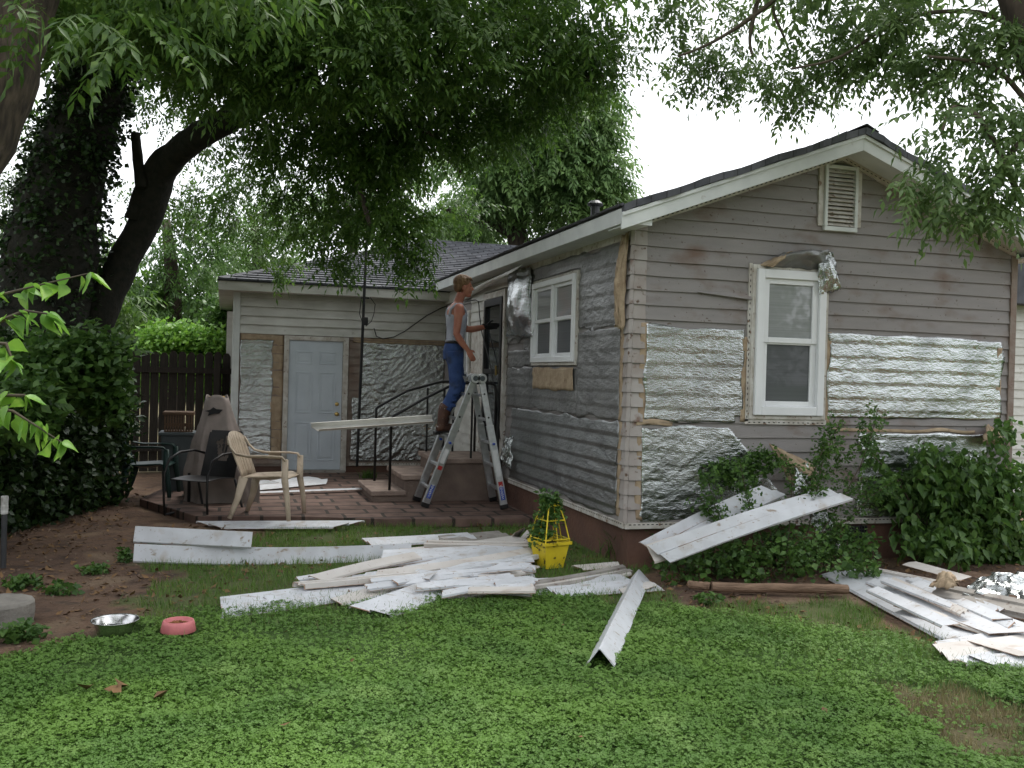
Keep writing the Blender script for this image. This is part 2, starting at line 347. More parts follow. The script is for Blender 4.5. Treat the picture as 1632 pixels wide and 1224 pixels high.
def blade_t(L_=.09, w_=.0022):
    b = random.uniform(.15, .6); v = []
    for t in (0, .5, 1): 
        ww = w_*(1-t*.85); v += [[b*L_*t*t, ww, L_*t*(1-.25*t*b)], [b*L_*t*t, -ww, L_*t*(1-.25*t*b)]]
    return np.array(v), np.array([[0, 1, 3, 2], [2, 3, 5, 4]])

def rotm(yawa, pitcha, rolla):
    cy, sy, cp, sp, cr, sr = np.cos(yawa), np.sin(yawa), np.cos(pitcha), np.sin(pitcha), np.cos(rolla), np.sin(rolla)
    z = np.zeros_like(cy); o = np.ones_like(cy)
    Rz = np.stack([cy, -sy, z, sy, cy, z, z, z, o], -1).reshape(-1, 3, 3)
    Ry = np.stack([cp, z, sp, z, o, z, -sp, z, cp], -1).reshape(-1, 3, 3)
    Rx = np.stack([o, z, z, z, cr, -sr, z, sr, cr], -1).reshape(-1, 3, 3)
    return Rz@Ry@Rx
def instance(temps, P, Rm, S):
    Vs = []; Qs = []; k = 0; idx = rng.integers(0, len(temps), len(P))
    for t, (v, q) in enumerate(temps):
        m_ = idx == t; n = m_.sum()
        if not n: continue
        vv = np.einsum('nij,kj->nki', Rm[m_], v)*S[m_][:, None, None] + P[m_][:, None, :]
        qq = q[None]+np.arange(n)[:, None, None]*len(v)+k; k += n*len(v)
        Vs.append(vv.reshape(-1, 3)); Qs.append(qq.reshape(-1, 4))
    return np.concatenate(Vs), np.concatenate(Qs)
PIN = [pinnate(random.choice([3, 4, 5, 6]), random.uniform(.22, .36), random.uniform(.06, .095), random.uniform(.012, .017)) for _ in range(16)]
TUFT = [tuft(random.randint(6, 9)) for _ in range(10)]
IVY = [tuft(5, .1, .07, .032) for _ in range(8)]

def clumps_pts(clumps, dens=1.0, shell=.35):
    """clumps: (px, py, rx_px, ry_px, depth, n[, thickness m) -> points around real distances"""
    out = []
    for c in clumps:
        px, py, rx, ry, dp, n = c[:6]; th = c[6] if len(c) > 6 else (rx+ry)/2/FPX*dp
        ctr = np.array(AT(px, py, dp)); n = int(n*dens)
        d = rng.normal(size=(n, 3)); d /= np.linalg.norm(d, axis=1)[:, None]
        r = rng.random(n)**(shell)
        q = d*r[:, None]; q = q*np.array([rx/FPX*dp, th, ry/FPX*dp])
        A = np.array([list(R0), list(F0), [0, 0, 1]])
        out.append(ctr+q@A)
    return np.concatenate(out)
def crown(name, P, temps, mat, parent=None, size=(.8, 1.25), droop=(-.2, .9), loc=None):
    n = len(P)
    Rm = rotm(rng.random(n)*6.283, rng.uniform(droop[0], droop[1], n), rng.normal(0, .4, n))
    V, Q = instance(temps, P, Rm, rng.uniform(size[0], size[1], n))
    return npmesh(name, V, Q, mat, parent, loc)

def in_poly(x, y, poly):
    ins = np.zeros(len(x), bool); n = len(poly); j = n-1
    for i in range(n):
        xi, yi = poly[i]; xj, yj = poly[j]
        c = ((yi > y) != (yj > y)) & (x < (xj-xi)*(y-yi)/(yj-yi+1e-12)+xi); ins ^= c; j = i
    return ins
def gp(pts, z=0): return [tuple(G(px, py, z))[:2] for px, py in pts]
def vnoise(x, y, s=1.0, o=0.0): return np.array([noise.noise(Vector((a*s+o, b*s, o))) for a, b in zip(x, y)])

# world constants measured from the photo
XS, YG, XR, YW = 3.30, 7.36, 7.33, 14.4       # side wall x, gable wall y, right wall x, wing wall y
ZS, ZE, XM = .35, 2.92, 5.315                 # strip height, eave height, ridge x

# ================================================================== GROUND
def axis(lo, hi, fine0, fine1, st):
    a = list(np.arange(fine0, fine1, st)); x = fine0; s_ = st; left = []
    while x > lo: s_ *= 1.35; x -= s_; left.append(x)
    x = a[-1]; s_ = st; right = []
    while x < hi: s_ *= 1.35; x += s_; right.append(x)
    return np.array(left[::-1]+a+right)
gx = axis(-500, 500, -6, 10, .11); gy = axis(-500, 600, -1, 14, .11)
P_CLOVER = gp([(-300, 1060), (60, 1045), (150, 1012), (250, 985), (340, 968), (600, 966), (720, 945), (950, 950), (1040, 965), (1250, 990), (1420, 1010), (1520, 1060), (1700, 1075), (2300, 1400), (2300, 3000), (-900, 3000), (-900, 1400)])
P_GRASS = gp([(215, 880), (420, 848), (560, 822), (860, 820), (1000, 865), (1030, 935), (1100, 965), (1330, 955), (1700, 1080), (1500, 1090), (900, 985), (330, 1010), (240, 985), (195, 955), (270, 920)])
P_DRY = gp([(1390, 1075), (1520, 1085), (1640, 1130), (1640, 1190), (1540, 1195), (1440, 1150)])
def gmask(x, y):
    j = vnoise(x, y, 2.2, 3.1)*.28; j2 = vnoise(y, x, 6.5, 8.1)*.1
    xx, yy = x+j+j2, y+j*.9-j2
    return in_poly(xx, yy, P_CLOVER), in_poly(xx, yy, P_GRASS), in_poly(x+j*1.4+j2*2, y+j*1.4, P_DRY)
def gheight(x, y): return vnoise(x, y, .8, 1.7)*.018+vnoise(x, y, 3.5, 5.7)*.008
XX, YY = np.meshgrid(gx, gy); fx, fy = XX.ravel(), YY.ravel()
near = (abs(fx-2) < 9) & (fy > -2) & (fy < 15)
hz = np.zeros(len(fx)); hz[near] = gheight(fx[near], fy[near])
edge = np.clip((8.5-np.abs(fx-2))/2, 0, 1)*np.clip((14.5-fy)/2, 0, 1)*np.clip((fy+1.8)/1.5, 0, 1); hz *= edge
V = np.stack([fx, fy, hz-.012], 1); nxg, nyg = len(gx), len(gy)
ii = np.arange(nxg-1)[None, :]+np.arange(nyg-1)[:, None]*nxg; ii = ii.ravel()
Q = np.stack([ii, ii+1, ii+nxg+1, ii+nxg], 1)
gm = pm('yard_soil', (.15, .092, .058), (.1, .06, .04), scale=1.2, rough=1, bump=.7, bscale=30, stain=[((.055, .035, .025), 7, .5, .7), ((.2, .14, .09), 1.6, .55, .7), ((.05, .03, .02), 60, .6, .7)])
n_ = gm.node_tree; b_ = n_.nodes['Principled BSDF']; src = b_.inputs['Base Color'].links[0].from_socket
at = n_.nodes.new('ShaderNodeAttribute'); at.attribute_name = 'green'; k_ = n_.nodes.new('ShaderNodeMix'); k_.data_type = 'RGBA'
n_.links.new(at.outputs['Fac'], k_.inputs[0]); n_.links.new(src, k_.inputs[6]); k_.inputs[7].default_value = (.06, .11, .025, 1); n_.links.new(k_.outputs[2], b_.inputs['Base Color'])
ground = npmesh('ground', V, Q, gm); tag(ground, 'worn dirt and lawn of the back yard', 'ground', kind='structure')
c_, g_, d_ = gmask(fx[near], fy[near]); gr = np.zeros(len(fx), np.float32); gr[near] = np.where(d_, .3, np.where(c_, 1, np.where(g_, .65, 0)))
gr[~near] = np.where(fy[~near] < 8, 1, .3)
a_ = ground.data.attributes.new('green', 'FLOAT', 'POINT'); a_.data.foreach_set('value', gr)
for p in ground.data.polygons: p.use_smooth = True

# patio: thin slab of bricks in front of the wing
pc = [G(330, 826, .07), G(740, 826, .07)]
mb = MB(); pp = [(-.35, 14.35), (-.9, 11.6), (pc[0].x-.1, pc[0].y+.15), (pc[0].x+1.0, pc[0].y+.0), (pc[1].x-.8, pc[1].y+.05), (3.27, pc[1].y-.1), (3.27, 14.35)]
mb.prism([(x, y, -.02) for x, y in pp], (0, 0, .09))
tag(mb.build('patio', MT['paving'], bevel=.008), 'red brick patio in front of the back door', 'patio', kind='structure')

# ================================================================== HOUSE
house = thing('house', 'small old house with grey wood siding, foil sheathing and grey shingle roof', 'house', (XS, YG, 0))
Mg = lambda u, v, n: Vector((u, YG-n, v))
Ms = lambda u, v, n: Vector((XS-n, u, v))
Mw = lambda u, v, n: Vector((u, YW-n, v))
def mbox(mb, M, u0, u1, v0, v1, n0, n1):
    c = [M(u, v, n) for n in (n0, n1) for v in (v0, v1) for u in (u0, u1)]
    return mb.add(c, [(0, 2, 3, 1), (4, 5, 7, 6), (0, 1, 5, 4), (2, 6, 7, 3), (0, 4, 6, 2), (1, 3, 7, 5)])
def slope(x): return 3.86-.375*abs(x-XM)       # top of the main roof
CH = .125
def courses(M, u0, u1, v0, v1, openings=(), lim=None, ch=CH, jit=.006, n0=.004, n1=.02, ragged=None):
    mb = MB(); v = v0; k = 0
    while v < v1-.01:
        va, vb = v, min(v+ch, v1)
        a0, a1, b0, b1 = u0, u1, u0, u1
        if lim: (a0, a1), (b0, b1) = lim(va), lim(vb)
        if a1-a0 > .02:
            segs = [(a0, a1, b0, b1)]
            for (o0, o1, w0, w1) in openings:
                if va+ch*.5 > w0 and va+ch*.5 < w1:
                    ns = []
                    for s_ in segs:
                        if o1 <= s_[0] or o0 >= s_[1]: ns.append(s_); continue
                        if o0 > s_[0]: ns.append((s_[0], o0, s_[2], o0))
                        if o1 < s_[1]: ns.append((o1, s_[1], o1, s_[3]))
                    segs = ns
            for s_ in segs:
                # wavy lower edge, split in short lengths
                n = max(1, int((s_[1]-s_[0])/.35)); L0 = []; 
                for i in range(n+1):
                    t = i/n; ua = s_[0]+(s_[1]-s_[0])*t; ub = s_[2]+(s_[3]-s_[2])*t; j = random.uniform(-jit, jit)*.5; nn = n1+random.uniform(-.002, .003)
                    L0.append((M(ua, va+j, nn), M(ub, vb, n0), M(ua, va+j, 0)))
                for i in range(n):
                    a, b = L0[i], L0[i+1]
                    mb.add([a[0], b[0], b[1], a[1], a[2], b[2]], [(0, 1, 2, 3), (4, 5, 1, 0)])
                a, b = L0[0], L0[-1]
                mb.add([a[0], a[1], a[2]], [(0, 1, 2)]); mb.add([b[0], b[1], b[2]], [(2, 1, 0)])
        v += ch; k += 1
    return mb

# --- solid wall bodies
mb = MB(); mb.prism([(XS, YG, .33), (XR, YG, .33), (XR, YG, 2.92), (XM, YG, slope(XM)-.14), (XS, YG, 2.92)], (0, 10.5, 0))
mb.build('wall', MT['sidingdark'], house)
mb = MB(); mb.box((XS+.03, YG+.03, -.1), (XR-.03, 17.8, .34)); mb.build('foundation', MT['found'], house)
mb = MB(); mb.box((.13, YW, .16), (XS+.5, 21.5, 2.72)); mb.build('wall', MT['sidingdark'], house)
mb = MB(); mb.box((.16, YW+.02, -.1), (XS+.4, 21.4, .17)); mb.build('foundation', MT['found'], house)

# --- gable siding
WG = (4.43, 5.21, 1.275, 2.64)
def lim(v):
    if v <= 2.93: return (XS, XR)
    h = (v-2.93)/.375; return (XS+h, XR-h)
courses(Mg, XS, XR, .36, 3.74, openings=[(WG[0]+.01, WG[1]-.01, WG[2], WG[3])], lim=lim).build('gable_siding', MT['siding'], house)
# one sprung, split course left of the window
mb = MB(); z = 2.36
mb.add([Mg(3.9, z+.005, .03), Mg(4.42, z-.035, .045), Mg(4.42, z+.02, .012), Mg(3.9, z+.012, .012)], [(0, 1, 2, 3)]); mb.build('split_board', MT['siding'], house, solid=.008)
tag(bpy.data.objects['split_board'], 'sprung split siding board beside the tall window')
# corner caps: short lapped pieces wrapping the front left corner
mb = MB(); z = .36
while z < 2.9:
    h = min(CH, 2.92-z)
    for (u, M) in ((XS, Mg), (YG, Ms)):
        sg = 1
        mb.add([M(u-.0, z+.004, .029), M(u+.115, z+.004, .027), M(u+.115, z+h, .012), M(u, z+h, .012), M(u+.115, z+.004, .0), M(u, z+.004, 0)], [(0, 1, 2, 3), (5, 4, 1, 0), (4, 2, 1)])
    mb.bar((XS-.012, YG-.012, z+.004), (XS-.006, YG-.006, z+h), .034, .034)
    z += CH
mb.build('corner_cap', pm('rust_stained_paint', (.38, .35, .33), (.3, .26, .235), scale=5, rough=.8, stain=[((.17, .1, .07), 7, .6, .72), ((.1, .06, .04), 20, .64, .72)]), house)
# right hand corner
mb = MB(); mbox(mb, Mg, XR-.05, XR+.02, .36, 2.9, .0, .03); mb.build('corner_board', MT['sidingdark'], house)
# bottom strip, perforated
def build2(mb, k, name, mat, parent, **kw):
    o = mb.build(name, mat, parent, **kw); o.data.materials.append(MT['interior'])
    for p in list(o.data.polygons)[k:]: p.material_index = 1
    return o
def strip(M, u0, u1, v, name='starter_strip', w=.05, mat='oldtrim', n=.032):
    mb = MB(); mbox(mb, M, u0, u1, v-w, v, .0, n); k = len(mb.f); u = u0+.03
    while u < u1-.04: c = [M(u, v-.018, n+.0012), M(u+.022, v-.018, n+.0012), M(u+.022, v-.01, n+.0012), M(u, v-.01, n+.0012)]; mb.add(c, [(0, 1, 2, 3)]); u += .042
    return build2(mb, k, name, MT[mat], house)
strip(Mg, XS-.02, XR, .375); strip(Ms, YG-.0, 10.75, .375); strip(Mw, 1.84, XS, .21, w=.04)

# --- window builder: house > window > frame, sash, pane
def window(M, u0, u1, v0, v1, cas=.03, fr=.085, cols=1, top='blind', label=None, casmat='oldtrim'):
    mb = MB(); c = cas
    for a in ((u0, u0+c, v0, v1), (u1-c, u1, v0, v1), (u0+c, u1-c, v0, v0+c), (u0+c, u1-c, v1-c, v1)): mbox(mb, M, *a, .0, .045)
    wn = mb.build('window', MT[casmat], house, bevel=.004)
    if label: wn['label'] = label
    mb = MB(); a0, a1, b0, b1 = u0+c+.002, u1-c-.002, v0+c+.002, v1-c-.002
    for a in ((a0, a0+fr*.55, b0, b1), (a1-fr*.55, a1, b0, b1), (a0+fr*.55, a1-fr*.55, b0, b0+fr*.6), (a0+fr*.55, a1-fr*.55, b1-fr*.6, b1)): mbox(mb, M, *a, .005, .07)
    f = fr*.55
    if cols == 2: um = (a0+a1)/2; mbox(mb, M, um-.028, um+.028, b0+fr*.6, b1-fr*.6, .005, .066)
    mb.build('frame', MT['vinyl'], wn, bevel=.006)
    spans = [(a0+f, a1-f)] if cols == 1 else [(a0+f, (a0+a1)/2-.028), ((a0+a1)/2+.028, a1-f)]
    lo, hi = b0+fr*.6, b1-fr*.6; mid = lo+(hi-lo)*.51; s = fr*.45
    for (p, q) in spans:
        for k, (y0, y1, nn) in enumerate(((lo, mid+.02, .03), (mid-.012, hi, .045))):
            mb = MB()
            for a in ((p+.001, p+s, y0, y1), (q-s, q-.001, y0, y1), (p+s, q-s, y0, y0+s*.8), (p+s, q-s, y1-s*.8, y1)): mbox(mb, M, *a, nn-.028, nn)
            sh = mb.build('sash', MT['vinyl'], wn, bevel=.003)
            g = MB(); mbox(g, M, p+s*.8, q-s*.8, y0+s*.6, y1-s*.6, nn-.022, nn-.016); g.build('pane', MT['glassblind'] if (k or cols == 1 and top == 'blind') else MT['glassdark'], wn)
    return wn
# glass in front of blinds / screens: slightly reflective surfaces with fine slat bump
def glassm(name, c1, c2, rough=.12, st=90, coat=1.0):
    M = pm(name, c1, c2, scale=2, rough=.55, stretch=(.1, .1, st/2), lo=.2, hi=.8)
    b = M.node_tree.nodes['Principled BSDF']; b.inputs['Coat Weight'].default_value = coat; b.inputs['Coat Roughness'].default_value = .03; b.inputs['Coat IOR'].default_value = 1.7
    return M
MT['glassblind'] = glassm('glass_over_blinds', (.3, .31, .31), (.19, .2, .2))
MT['glassdark'] = glassm('glass_over_screen', (.095, .1, .105), (.065, .07, .074), coat=.25)
def win_single(M, u0, u1, v0, v1, **k):
    wn = window(M, u0, u1, v0, v1, cols=1, **k); return wn
w1 = window(Mg, *WG[:2], *WG[2:], cas=.035, fr=.13, label='tall single white window with lowered blinds in the gable wall')
ps = [c for c in w1.children if c.name.startswith('pane')]; ps[0].data.materials[0] = MT['glassdark']
w2 = window(Ms, 8.57, 9.95, 1.72, 2.65, cas=.03, fr=.1, cols=2, label='double white window in the foil covered side wall')
w3 = window(Ms, 12.72, 13.3, 1.5, 2.5, cas=.03, fr=.09, label='narrow white window behind the man')
# dashed nailing fins around the tall window
for (a, b, c_, d_) in ((WG[0]-.03, WG[0], WG[2]-.02, WG[3]+.01), (WG[0]-.03, WG[1]+.02, WG[2]-.045, WG[2]-.0)):
    mb = MB(); mbox(mb, Mg, a, b, c_, d_, 0, .03); k = len(mb.f)
    if b-a < .1:
        v = c_+.03
        while v < d_-.03: mb.add([Mg(a+.01, v, .031), Mg(a+.018, v, .031), Mg(a+.018, v+.02, .031), Mg(a+.01, v+.02, .031)], [(0, 1, 2, 3)]); v += .05
    else:
        u = a+.03
        while u < b-.03: mb.add([Mg(u, c_+.012, .031), Mg(u+.02, c_+.012, .031), Mg(u+.02, c_+.02, .031), Mg(u, c_+.02, .031)], [(0, 1, 2, 3)]); u += .05
    build2(mb, k, 'nailing_fin', MT['oldtrim'], house)

# --- gable louvre vent
mb = MB(); v0, v1, u0, u1 = 3.03, 3.585, 5.16, 5.47
mbox(mb, Mg, u0-.019, u1+.019, v0, v1, 0, .006); vent = mb.build('gable_vent', MT['interior'], house); vent['label'] = 'louvred vent high in the gable'
for a in ((u0-.075, u0-.021, v0, v1+.01), (u1+.021, u1+.07, v0+.01, v1+.0)): mb = MB(); mbox(mb, Mg, *a, 0, .03); mb.build('side_board', MT['oldtrim'], vent, bevel=.004)
mb = MB()
for a in ((u0-.02, u0+.012, v0, v1), (u1-.012, u1+.02, v0, v1), (u0+.012, u1-.012, v1-.03, v1), (u0-.02, u1+.02, v0-.04, v0)): mbox(mb, Mg, *a, 0, .05)
mb.build('frame', MT['trim'], vent, bevel=.004)
mb = MB()
for i in range(14):
    z = v0+.008+i*.037; mb.add([Mg(u0+.012, z, .042), Mg(u1-.012, z, .042), Mg(u1-.012, z+.03, .012), Mg(u0+.012, z+.03, .012)], [(0, 1, 2, 3)])
mb.build('louvre', MT['oldtrim'], vent, solid=.005)

# --- main roof: ragged shingle slab, fascias, soffits
YF, YB = 7.02, 18.2; XE0, XE1 = 3.05, 7.58
rr = MB()
def roofside(x0, x1, flip):
    n = 26
    def top(i, y):
        x = x0+(x1-x0)*i/n; return Vector((x, y, slope(x)))
    prevs = None
    ys = [YF-.02]+[YF+.14*j for j in range(1, 9)]+[9, 10, 11, 12, 13, 14, YB]
    b = len(rr.v)
    for j, y in enumerate(ys):
        for i in range(n+1):
            p = top(i, y); p.z += (.006*math.sin(i*.9)+random.uniform(-.003, .003)) if j < 3 else random.uniform(-.004, .004)
            if j == 0: p.y += random.uniform(-.012, .012)
            rr.v.append(p); rr.v.append(p-Vector((0, 0, .06)))
    W = 2*(n+1)
    for j in range(len(ys)-1):
        for i in range(n):
            a = b+j*W+2*i; rr.f.append((a, a+2, a+2+W, a+W)); rr.f.append((a+1, a+1+W, a+3+W, a+3))
    for i in range(n):
        a = b+2*i; rr.f.append((a, a+1, a+3, a+2))
    for j in range(len(ys)-1):
        for i in (0, n): a = b+j*W+2*i; rr.f.append((a, a+W, a+1+W, a+1))
roofside(XE0, XM, False); roofside(XM, XE1, True)
roof = rr.build('roof', MT['shings'], house)
roof['label'] = 'low gable roof over the grey front part'
mb = MB()   # ridge caps
for i in range(40): y = YF-.03+i*.28; mb.add([(XM-.13, y, slope(XM-.13)+.014), (XM, y, 3.885), (XM, y+.3, 3.875), (XM-.13, y+.3, slope(XM-.13)+.006)], [(0, 1, 2, 3)]); mb.add([(XM+.13, y, slope(XM-.13)+.014), (XM, y, 3.885), (XM, y+.3, 3.875), (XM+.13, y+.3, slope(XM-.13)+.006)], [(0, 1, 2, 3)])
mb.build('ridge_cap', MT['shings'], roof, solid=.008)
def rake(mb, x0, x1, z_off0, z_off1, y0, y1):
    a = [(x0, slope(x0)), (x1, slope(x1))]
    mb.prism([(x0, y0, slope(x0)-z_off1), (x1, y0, slope(x1)-z_off1), (x1, y0, slope(x1)-z_off0), (x0, y0, slope(x0)-z_off0)], (0, y1-y0, 0))
for s_, (x0, x1) in enumerate(((XE0-.01, XM), (XM, XE1))):
    mb = MB(); rake(mb, x0, x1, .06, .2, YF+.008, YF+.035); o = mb.build('rake_fascia', MT['trim'], house, bevel=.003)
    mb = MB(); rake(mb, x0, x1, .061, .095, YF-.008, YF+.0075); mb.build('rake_moulding', MT['trim'], o, bevel=.004)
    mb = MB(); rake(mb, x0+.02, x1, .165, .178, YF+.036, YG+.0); mb.build('rake_soffit', MT['trim'], house)
    # frieze j-channel with slots, on the wall under the rake
    mb = MB(); xa, xb = (XS+.02, XM) if s_ == 0 else (XM, XR-.02); rake(mb, xa, xb, .18, .225, YG-.045, YG-.001); k = len(mb.f); x = xa+.03
    while x < xb-.04: mb.add([(x, YG-.0462, slope(x)-.208), (x+.022, YG-.0462, slope(x+.022)-.208), (x+.022, YG-.0462, slope(x+.022)-.2), (x, YG-.0462, slope(x)-.2)], [(0, 1, 2, 3)]); x += .045
    build2(mb, k, 'frieze_strip', MT['oldtrim'], house)
# boxed eave return at the left corner and side eave
mb = MB(); mb.box((XE0-.012, YF+.04, 2.855), (XE0+.018, 14.03, 2.98)); o = mb.build('eave_fascia', MT['trim'], house, bevel=.003)
mb = MB(); mb.box((XE0+.02, YF+.04, 2.862), (XS, 14.03, 2.876)); mb.build('eave_soffit', MT['trim'], house)
mb = MB(); mb.prism([(XE0-.01, YF+.036, 2.86), (XS+.02, YF+.036, 2.86), (XS+.02, YF+.036, 2.95), (XE0-.01, YF+.036, 2.83+.1)], (0, .03, 0)); mb.build('eave_return', MT['trim'], house)
mb = MB(); mb.box((XE1-.02, YF+.04, 2.86), (XE1+.01, 18, 2.98)); mb.box((XR, YF+.04, 2.862), (XE1-.02, 18, 2.876)); mb.build('eave_fascia', MT['trim'], house)
mb = MB(); mbox(mb, Ms, YG+.05, 14.0, 2.8, 2.862, 0, .02); mb.build('frieze_board', MT['oldtrim'], house)
# drip edge strip of shingle hanging over the side eave
mb = MB(); mb.grid(lambda a, b: (XE0-.03+.03*b, YF+a*7.05, 3.005+.012*math.sin(a*40)*b*.3+random.uniform(-.003, .003)+b*.01), 70, 2); mb.build('shingle_edge', MT['shings'], roof, solid=.02)
# flue on the roof
p = PX(948, 347, 3.95); fl = MB(); fl.lathe([(.05, -.12), (.05, .13), (.048, .13)], p, 16); o = fl.build('flue', MT['pipe'], house, smooth=False); o['label'] = 'short capped metal flue on the roof'
fl = MB(); fl.lathe([(.04, .125), (.085, .135), (.09, .155), (.05, .19), (.01, .195)], p, 16); fl.build('flue_cap', MT['pipe'], o)

# --- wing roof (hip)
XW0, YW0, ZW0 = -.12, 14.08, 2.87
sl_ = .335; YR = 18.1; ZR = ZW0+(YR-YW0)*sl_
mb = MB(); nrow = 28
for j in range(nrow):   # stepped shingle courses on the front slope
    t0, t1 = j/nrow, (j+1)/nrow; y0, y1 = YW0+(YR-YW0)*t0, YW0+(YR-YW0)*t1; z0, z1 = ZW0+(ZR-ZW0)*t0, ZW0+(ZR-ZW0)*t1
    xa, xb = XW0+(y0-YW0), XW0+(y1-YW0); n = 30; prev = None
    for i in range(n+1):
        u = i/n; x0_ = xa+(7.4-xa)*u; x1_ = xb+(7.4-xb)*u; dz = random.uniform(0, .008)
        c = (Vector((x0_, y0, z0+.016+dz)), Vector((x1_, y1, z1+.002)), Vector((x0_, y0, z0-.004)))
        if prev: mb.add([prev[0], c[0], c[1], prev[1], prev[2], c[2]], [(0, 1, 2, 3), (4, 5, 1, 0)])
        prev = c
mb.add([(XW0, YW0, ZW0), (XW0, YR+4, ZW0), (XW0+YR-YW0, YR, ZR)], [(0, 2, 1)])
mb.add([(7.4, YR, ZR), (XW0+YR-YW0, YR, ZR), (XW0, YR+4, ZW0), (7.4, YR+4, ZW0)], [(0, 1, 2, 3)])
o = mb.build('roof', MT['shingf'], house); o['label'] = 'hipped shingle roof over the wing with the blue door'
mb = MB()
for i in range(19):
    t = i/19; x, y, z = XW0+(YR-YW0)*t, YW0+(YR-YW0)*t, ZW0+(ZR-ZW0)*t; t = (i+1.1)/19; x2, y2, z2 = XW0+(YR-YW0)*t, YW0+(YR-YW0)*t, ZW0+(ZR-ZW0)*t
    for s_ in (1, -1): mb.add([(x, y, z+.03), (x+.09*(s_ > 0)-.09*(s_ < 0)*0, y-.0+(.09 if s_ < 0 else 0), z+.012), (x2+.09*(s_ > 0), y2+(.09 if s_ < 0 else 0), z2+.008), (x2, y2, z2+.024)], [(0, 1, 2, 3)])
mb.build('hip_cap', MT['shingf'], o, solid=.006)
mb = MB(); mb.box((XW0+.01, YW0+.005, ZW0-.15), (XE0+.6, YW0+.03, ZW0-.018)); o = mb.build('wing_fascia', MT['wsiding'], house, bevel=.003)
mb = MB(); mb.box((XW0-.01, YW0-.02, ZW0-.022), (XE0+.4, YW0+.03, ZW0-.003)); mb.build('drip_edge', MT['shingf'], o)
mb = MB(); mb.box((XW0+.01, YW0+.031, ZW0-.16), (XW0+.035, 21.5, ZW0-.02)); mb.build('wing_fascia', MT['wsiding'], house)
mb = MB(); mb.box((XW0+.035, YW0+.03, ZW0-.15), (XE0+.5, YW, ZW0-.135)); mb.box((XW0+.035, YW, ZW0-.15), (.13, 21.5, ZW0-.135)); mb.build('wing_soffit', MT['wsiding'], house)

# --- wing wall front
courses(Mw, .2, XS, 2.12, 2.72, ch=.132, n1=.036).build('white_siding', MT['wsiding'], house)
mb = MB(); mbox(mb, Mw, .13, .2, .2, 2.72, 0, .035); mb.box((.1, YW-.035, .2), (.1299, YW+.06, 2.72)); mb.build('corner_post', MT['trim'], house, bevel=.004)
courses(Mw, .2, XS, .2, 2.12, openings=[(.83, 1.8, 0, 2.12)]).build('old_siding', MT['sidingdark'], house)
Msl = lambda u, v, n: Vector((.13-n, u, v))
courses(Msl, YW+.06, 21.4, .2, 2.72).build('old_siding', MT['siding'], house)
mb = MB(); mb.box((.02, 15.6, 1.3), (.12, 16.3, 2.5)); mb.build('side_window_casing', MT['wsiding'], house)
# door in the wing
dm = MB(); u0, u1, v0, v1 = .915, 1.705, .11, 2.04
mbox(dm, Mw, u0, u1, v0, v1, .0, .03)
door = dm.build('door', MT['door'], house, bevel=.004); door['label'] = 'pale blue six panel door with brass knobs'
pn = MB(); cw = (u1-u0)
for (a, b) in ((.12, .44), (.56, .88)):
    for (c, d) in ((.055, .19*1.0), (.0, 0),):
        pass
    for (c, d) in ((.07, .37), (.44, .76), (.82, .92)):
        x0, x1, y0, y1 = u0+cw*a, u0+cw*b, v0+(v1-v0)*c, v0+(v1-v0)*d; t = .018
        for q in ((x0, x1, y0, y0+t), (x0, x1, y1-t, y1), (x0, x0+t, y0+t, y1-t), (x1-t, x1, y0+t, y1-t)): mbox(pn, Mw, *q, .03, .037)
        mbox(pn, Mw, x0+.045, x1-.045, y0+.045, y1-.045, .03, .036)
pn.build('door_panel', MT['door'], door, bevel=.003)
for z, nm in ((.95, 'door_knob'), (1.1, 'deadbolt')):
    mb = MB(); c = Mw(u1-.07, z, .03); mb.tube([c, c-Vector((0, .012, 0)), c-Vector((0, .013, 0)), c-Vector((0, .045, 0)), c-Vector((0, .07, 0)), c-Vector((0, .08, 0))] if nm == 'door_knob' else [c, c-Vector((0, .012, 0)), c-Vector((0, .02, 0))],
       [.032, .032, .012, .012, .03, .018] if nm == 'door_knob' else [.03, .03, .018], 14); mb.build(nm, MT['brass'], door, smooth=True)
mb = MB()
for q in ((u0-.075, u0-.004, v0-.03, v1+.07), (u1+.004, u1+.085, v0-.03, v1+.07), (u0-.004, u1+.004, v1+.004, v1+.07)): mbox(mb, Mw, *q, 0, .055)
mb.build('door_frame', MT['oldtrim'], house, bevel=.005)
mb = MB(); mbox(mb, Mw, u0-.06, u1+.07, .06, .105, 0, .09); mb.build('threshold', MT['greyboard'], house, bevel=.005)

# --- side wall: pieces of siding, storm door
DY0, DY1 = 11.08, 11.9
courses(Ms, YG+.02, 14.38, .36, 2.86, openings=[(8.58, 9.94, 1.74, 2.63), (DY0, DY1, 0, 2.6), (12.74, 13.28, 1.52, 2.48)]).build('side_siding', MT['siding'], house)
courses(Ms, DY1+.12, 12.7, 2.2, 2.84, n0=.03, n1=.045, ch=.13).build('white_siding', MT['wsiding'], house)
courses(Ms, 10.75, 14.36, 2.68, 2.85, n0=.03, n1=.045, ch=.13, openings=[(0, 0, 0, 0)]).build('white_siding', MT['wsiding'], house)
courses(Ms, DY1+.12, 14.36, .38, 1.45, n0=.022, n1=.036, ch=.13).build('white_siding', MT['wsiding'], house)
mb = MB(); mbox(mb, Ms, DY1+.1, 12.68, .62, 2.2, .02, .03); mb.build('sheathing_board', MT['oldtrim'], house)
mb = MB()
for q in ((DY0-.09, DY0-.01, .6, 2.66), (DY1+.01, DY1+.09, .6, 2.66), (DY0-.01, DY1+.01, 2.58, 2.66)): mbox(mb, Ms, *q, 0, .06)
mb.build('door_frame', MT['oldtrim'], house, bevel=.005)
mb = MB()
